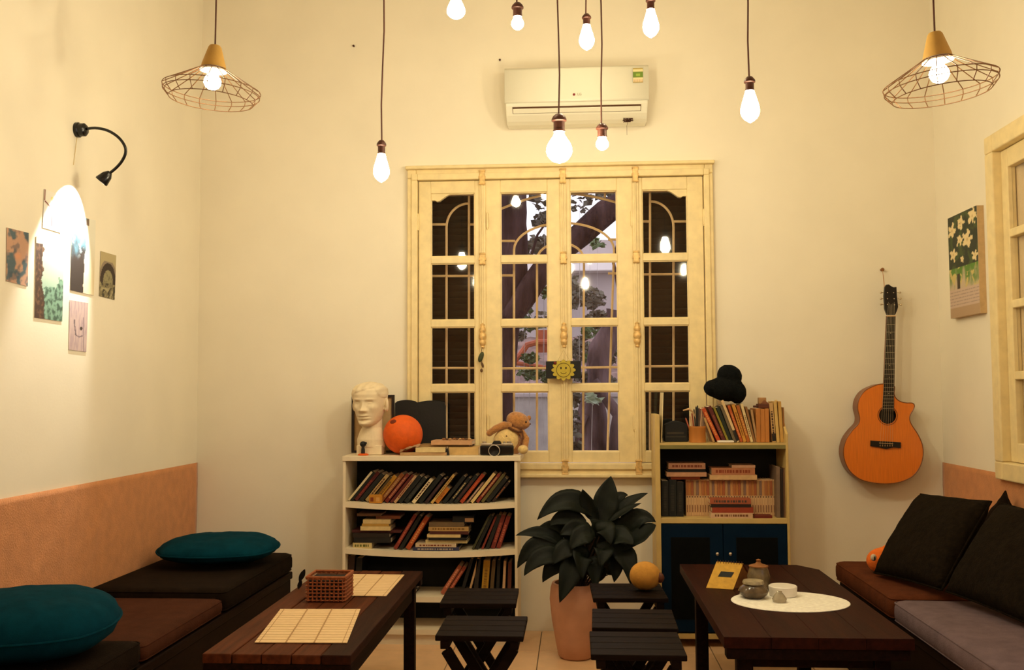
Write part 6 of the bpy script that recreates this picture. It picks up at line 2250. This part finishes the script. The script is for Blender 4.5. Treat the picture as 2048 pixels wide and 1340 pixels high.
LV = [  # base px, mid px, tip px, half-width px, dy base, dy tip, twist
    ((1203, 1050), (1212, 1000), (1222, 952), 25, -0.02, 0.02, 0.1), ((1196, 1045), (1172, 1010), (1165, 978), 15, -0.02, -0.05, 0.4), ((1214, 1040), (1255, 1000), (1296, 986), 12, 0, 0.03, 0.2),
    ((1216, 1045), (1250, 1018), (1283, 1006), 8, -0.04, -0.06, 0.3), ((1190, 1035), (1138, 965), (1074, 1040), 23, -0.02, -0.10, 0.1), ((1232, 1100), (1262, 1010), (1312, 1044), 22, -0.02, -0.06, -0.2),
    ((1225, 1105), (1300, 1060), (1312, 1050), 20, -0.06, -0.10, 0.3), ((1135, 1098), (1095, 1050), (1031, 1071), 14, -0.05, -0.10, 0.1), ((1130, 1110), (1070, 1060), (1034, 1137), 20, -0.08, -0.12, 0.2),
    ((1135, 1120), (1080, 1090), (1048, 1152), 20, -0.10, -0.16, 0), ((1155, 1115), (1150, 1120), (1119, 1206), 24, -0.10, -0.18, 0), ((1215, 1100), (1262, 1090), (1262, 1172), 22, -0.06, -0.14, 0),
    ((1222, 1098), (1225, 1060), (1238, 1032), 18, -0.02, 0.02, 0.3), ((1175, 1050), (1130, 1020), (1098, 1052), 18, -0.05, -0.08, 0), ((1180, 1090), (1160, 1040), (1120, 1070), 22, -0.06, -0.12, 0.2),
    ((1195, 1100), (1200, 1050), (1180, 1040), 20, -0.06, -0.08, -0.2), ((1200, 1110), (1215, 1080), (1200, 1135), 20, -0.10, -0.16, 0), ((1170, 1120), (1160, 1090), (1165, 1160), 22, -0.10, -0.17, 0.3),
    ((1205, 1045), (1230, 985), (1256, 990), 14, 0.02, 0.06, 0), ((1140, 1080), (1115, 1040), (1070, 1062), 15, -0.02, -0.03, 0), ((1150, 1125), (1110, 1110), (1085, 1165), 20, -0.08, -0.12, 0.1),
    ((1210, 1120), (1240, 1110), (1228, 1165), 18, -0.08, -0.10, 0), ((1180, 1130), (1190, 1110), (1190, 1180), 20, -0.1, -0.14, 0.2), ((1128, 1115), (1075, 1095), (1064, 1125), 16, -0.04, -0.06, 0.2),
    ((1190, 1075), (1165, 1055), (1140, 1100), 22, -0.1, -0.15, 0), ((1215, 1080), (1240, 1060), (1268, 1090), 22, -0.08, -0.13, 0), ((1200, 1070), (1210, 1040), (1222, 1090), 22, -0.09, -0.14, 0.1), ((1160, 1095), (1130, 1085), (1105, 1130), 20, -0.1, -0.15, 0)]
LV += [((1185, 1125), (1178, 1085), (1205, 1068), 20, 0.04, 0.02, 0.2), ((1200, 1130), (1215, 1095), (1190, 1078), 20, 0.05, 0.02, -0.3), ((1165, 1130), (1175, 1100), (1158, 1072), 20, 0.05, 0.03, 0.1), ((1215, 1150), (1235, 1120), (1205, 1100), 20, 0.06, 0.04, 0.0),
       ((1190, 1165), (1200, 1130), (1175, 1115), 22, 0.06, 0.05, 0.2), ((1150, 1165), (1140, 1130), (1160, 1110), 22, 0.06, 0.05, 0.0)]
soilp = PC + Vector((0, 0, ph_*0.89))
rnd = random.Random(3)
for k, (b, m_, tpx, w, d0_, d1_, tw) in enumerate(LV):
    B_, T_ = at(*b, y=PYc+d0_), at(*tpx, y=PYc+d1_)
    Md = at(*m_, y=PYc+(d0_+d1_)/2)
    lo = make_obj('leaf', leaf_mb(B_, Md, T_, w*pk_, tw), MAT['leaf'], t, smooth='all', recalc=False)
    md = lo.modifiers.new('t', 'SOLIDIFY')
    md.thickness = 0.0008
    s0_ = soilp + Vector((rnd.uniform(-0.04, 0.04), rnd.uniform(-0.04, 0.04), 0))
    make_obj('leaf_stem', MB().tube([s0_, s0_.lerp(B_, 0.5)+Vector((0, 0, 0.02)), B_], 0.0032, 6), MAT['stem'], t, smooth=True)

# ochre ball on the farthest stool
oq = at(1290, 1140, y=3.92)
orad = 29*PXM(3.92)
t = thing('ochre_ball', 'soft ochre-yellow ball with brown knot behind the plant', 'ball', (oq.x, 3.92, 0.42))
make_obj('stuffed_ball', MB().ell((oq.x, 3.92, 0.42+orad*0.95+0.001), (orad*1.05, orad, orad*0.95), nu=28, nv=18), MAT['ocherball'], t, smooth='all')
make_obj('knot', MB().ell((oq.x+orad*0.98, 3.90, 0.42+orad*0.9), (0.016, 0.014, 0.020)), CM('#5a2c14'), t, smooth='all')

# ------------------------------------------------------------------ guitar on the back wall
GYf = 4.90
GYb = 4.985


def gc(x, y):
    return (x/2.792+1640, y/2.792+520)


def gpt(x, y, Y=GYf):
    a, b = gc(x, y)
    return at(a, b, y=Y)


OUT = [(350, 692), (300, 704), (248, 733), (217, 778), (210, 830), (221, 880), (214, 915), (180, 952), (147, 1000), (131, 1060), (138, 1120), (168, 1180), (225, 1224), (300, 1244), (380, 1249), (450, 1238), (518, 1206), (558, 1152), (575, 1090), (570, 1030), (545, 972), (512, 922), (500, 888), (506, 860), (521, 835), (527, 812), (514, 799), (482, 798), (448, 790), (424, 772), (413, 745), (412, 700)]


def smooth_closed(pts, n=4):
    out = []
    k = len(pts)
    for i_ in range(k):
        p0_, p1_, p2_, p3_ = [Vector((*pts[(i_+j) % k], 0)) for j in (-1, 0, 1, 2)]
        for j in range(n):
            u = j/n
            q_ = 0.5*((2*p1_) + (-p0_+p2_)*u + (2*p0_-5*p1_+4*p2_-p3_)*u*u + (-p0_+3*p1_-3*p2_+p3_)*u**3)
            out.append((q_.x, q_.y))
    return out


SO = smooth_closed(OUT, 4)
front = [gpt(*p) for p in SO]
gb_ = basis(MB().add(front, []))
gt = thing('acoustic_guitar', 'honey-coloured cutaway acoustic guitar hanging on the back wall', 'guitar', (gb_.x, GYf, gb_.z))
n = len(front)
holec, holer = gpt(377, 868), 46/2.792*PXM(GYf)
# soundboard with a real hole
bm = bmesh.new()
ov = [bm.verts.new(p) for p in front]
hv = [bm.verts.new(holec + Vector((holer*math.cos(2*PI*k/40), 0, holer*math.sin(2*PI*k/40)))) for k in range(40)]
ed = [bm.edges.new((ov[k], ov[(k+1) % n])) for k in range(n)] + [bm.edges.new((hv[k], hv[(k+1) % 40])) for k in range(40)]
bmesh.ops.triangle_fill(bm, use_beauty=True, edges=ed)
sbm = MB()
bm.verts.index_update()
sbm.v = [v.co.copy() for v in bm.verts]
sbm.f = [tuple(v.index for v in f_.verts) for f_ in bm.faces]
bm.free()
sb = make_obj('soundboard', sbm, MAT['guitar'], gt)
md = sb.modifiers.new('t', 'SOLIDIFY')
md.thickness = 0.003
md.offset = 0
cen = sum(front, Vector())/n
sid = MB()
bk = [Vector((p.x, GYb, p.z)) for p in front]
sid.add(front + bk, [(k, (k+1) % n, n+(k+1) % n, n+k) for k in range(n)] + [tuple(range(n, 2*n))])
make_obj('body_sides', sid, MAT['guitarside'], gt, smooth=True)
make_obj('binding', MB().tube(front, 0.0028, 6, closed=True), MAT['guitarside'], gt, smooth=True)
make_obj('rosette', MB().tube([holec + Vector((holer*1.12*math.cos(2*PI*k/40), -0.002, holer*1.12*math.sin(2*PI*k/40))) for k in range(40)], 0.0022, 5, closed=True), CM('#8a4a14'), gt, smooth=True)
make_obj('soundhole_shade_disc', MB().lathe([(0.0, 0.0), (holer*1.5, 0.0), (holer*1.5, 0.002), (0.0, 0.002)], holec + Vector((0, 0.03, 0)), 24, rotX(-PI/2)), MAT['ebony'], gt)  # dark disc standing in for the shade inside the body
make_obj('neck', MB().prism([gpt(351, 842), gpt(412, 842), gpt(421, 312), gpt(374, 312)], (0, 0.022, 0)).xf(Matrix.Translation((0, -0.004, 0))), MAT['guitarside'], gt)
fb = make_obj('fingerboard', MB().prism([gpt(350, 845, GYf-0.008), gpt(412, 845, GYf-0.008), gpt(421, 316, GYf-0.008), gpt(374, 316, GYf-0.008)], (0, 0.005, 0)), MAT['ebony'], gt)
for k in range(18):
    u = 1-2**(-(k+1)/12*1.0)
    yy = 316 + (845-316)*min(0.98, u*1.5)
    f_ = (yy-316)/(845-316)
    xl, xr_ = 374-24*f_, 421-9*f_
    make_obj('fret', MB().tube([gpt(xl+1, yy, GYf-0.009), gpt(xr_-1, yy, GYf-0.009)], 0.0007, 5), MAT['fret'], fb)
for yy in (408, 480, 588, 655, 745):
    f_ = (yy-316)/(845-316)
    make_obj('inlay_dot', MB().lathe([(0.0, 0.0), (0.0022, 0.0), (0.0022, 0.001), (0.0, 0.001)], gpt((374-24*f_+421-9*f_)/2, yy, GYf-0.0085), 10, rotX(PI/2)), MAT['fret'], fb)
make_obj('nut', MB().tube([gpt(373, 313, GYf-0.008), gpt(422, 312, GYf-0.008)], 0.0025, 6), CM('#e0b070'), gt)
HD_ = [(362, 150), (372, 137), (386, 136), (398, 146), (412, 152), (428, 150), (430, 200), (437, 262), (430, 284), (421, 306), (375, 306), (362, 272), (358, 200)]
make_obj('headstock', MB().prism([gpt(a, b, GYf-0.002) for a, b in HD_], (0, 0.016, 0)), MAT['ebony'], gt, bevel=0.0015)
for (a, b, s) in ((357, 182, -1), (357, 216, -1), (357, 248, -1), (431, 182, 1), (434, 216, 1), (436, 250, 1)):
    p0_ = gpt(a, b, GYf+0.006)
    p1_ = gpt(a+s*16, b, GYf+0.006)
    pg = make_obj('tuning_peg', MB().tube([p0_, p1_], 0.0022, 6).ell(p1_, (0.006, 0.004, 0.005), None, 10, 6), MAT['fret'], gt, smooth=True)
    make_obj('string_post', MB().tube([gpt(a-s*20, b, GYf-0.012), gpt(a-s*20, b, GYf-0.001)], 0.0028, 8), MAT['fret'], gt, smooth=True)
make_obj('bridge', MB().prism([gpt(a, b, GYf-0.011) for a, b in ((284, 1008), (452, 1018), (452, 1050), (410, 1047), (370, 1056), (330, 1046), (283, 1040))], (0, 0.0095, 0)), MAT['ebony'], gt, bevel=0.001)
make_obj('saddle', MB().tube([gpt(330, 1022, GYf-0.012), gpt(408, 1027, GYf-0.012)], 0.0014, 6), CM('#d8b080'), gt)
for k in range(6):
    f_ = k/5
    make_obj('string', MB().tube([gpt(336+68*f_, 1036, GYf-0.0125), gpt(378+39*f_, 313, GYf-0.0115), gpt(382+32*f_, 250-30*abs(f_-0.5), GYf-0.008)], 0.0004, 4), MAT['fret'], gt)
    make_obj('bridge_pin', MB().ell(gpt(336+68*f_, 1038, GYf-0.0125), 0.0022, nu=8, nv=6), CM('#d8b080'), gt, smooth='all')
nl = at(1762.5, 540, y=YB)
make_obj('hanging_string', MB().tube([gpt(372, 300, GYf), Vector((nl.x, YB-0.02, nl.z)), gpt(362, 150, GYf+0.006)], 0.0011, 5), CM('#b08050'), gt)
top('wall_hook', MB().lathe([(0.0, 0.0), (0.007, 0.0), (0.006, 0.018), (0.009, 0.022), (0.0, 0.026)], nl, 12, rotX(PI/2)), CM('#8a5a2c'), 'small brown wall peg holding the guitar string', 'peg', smooth=True)

# ------------------------------------------------------------------ sun sign and charm on the window
sy_ = YB-0.075
sgc = at(1127, 740, y=sy_)
sk = PXM(sy_)
t = thing('sun_sign', 'black plaque with smiling yellow-green sun hanging on window bolts', 'sign', tuple(sgc - Vector((0, 0, 0.045))))
a, b = at(1092, 757, y=sy_), at(1162, 722, y=sy_)
make_obj('plaque', MB().bx(a.x, b.x, sy_+0.004, sy_+0.012, a.z, b.z), MAT['black'], t, bevel=0.001)
pts = []
for k in range(72):
    an = 2*PI*k/72
    rr = 18 + 5.0*abs(math.cos(an*6))
    pts.append(sgc + Vector((rr*sk*1.06*math.cos(an), 0, rr*sk*0.92*math.sin(an))))
make_obj('sun_rays', MB().prism(pts, (0, 0.004, 0)), MAT['sungold'], t)
make_obj('face_ring', MB().tube([sgc + Vector((14*sk*math.cos(2*PI*k/32), -0.001, 14*sk*math.sin(2*PI*k/32))) for k in range(32)], 0.0013, 5, closed=True), CM('#4a3a10'), t)
for s in (-1, 1):
    make_obj('eye', MB().ell(sgc + Vector((s*5*sk, -0.001, 4*sk)), (1.5*sk, 0.001, 2.6*sk), nu=10, nv=6), CM('#2a2008'), t)
make_obj('mouth', MB().tube([sgc + Vector((7*sk*math.cos(PI*1.2+PI*0.6*k/10), -0.001, 7.5*sk*math.sin(PI*1.2+PI*0.6*k/10))) for k in range(11)], 0.0011, 5), CM('#4a3a10'), t)
nail = at(1127, 700, y=sy_+0.02)
make_obj('hanging_string', MB().tube([at(1114, 724, y=sy_+0.002), nail, at(1141, 724, y=sy_+0.002)], 0.0008, 4), CM('#a08040'), t)
make_obj('bead', MB().ell(at(1110, 726, y=sy_-0.003), (0.008, 0.005, 0.008), nu=10, nv=8), CM('#6a1c14'), t, smooth='all')
ck = at(963, 716, y=YB-0.06)
t = thing('hanging_charm', 'small dark green fish charm hanging from the left window bolt', 'charm', tuple(ck - Vector((0, 0, 0.06))))
kk = PXM(YB-0.06)
make_obj('body', MB().ell(at(962, 714, y=YB-0.06), (5*kk, 0.006, 11*kk), rotY(0.35)), CM('#3a4020'), t, smooth='all')
make_obj('tail', MB().ell(at(965, 730, y=YB-0.06), (2.6*kk, 0.004, 6*kk), rotY(-0.3)).ell(at(963, 741, y=YB-0.06), (3*kk, 0.004, 4*kk)), CM('#5a3c1c'), t, remesh=0.0016)
make_obj('cord', MB().tube([at(965, 694, y=YB-0.058), at(962, 706, y=YB-0.06), at(965, 735, y=YB-0.06)], 0.0012, 5), MAT['cordbrown'], t)
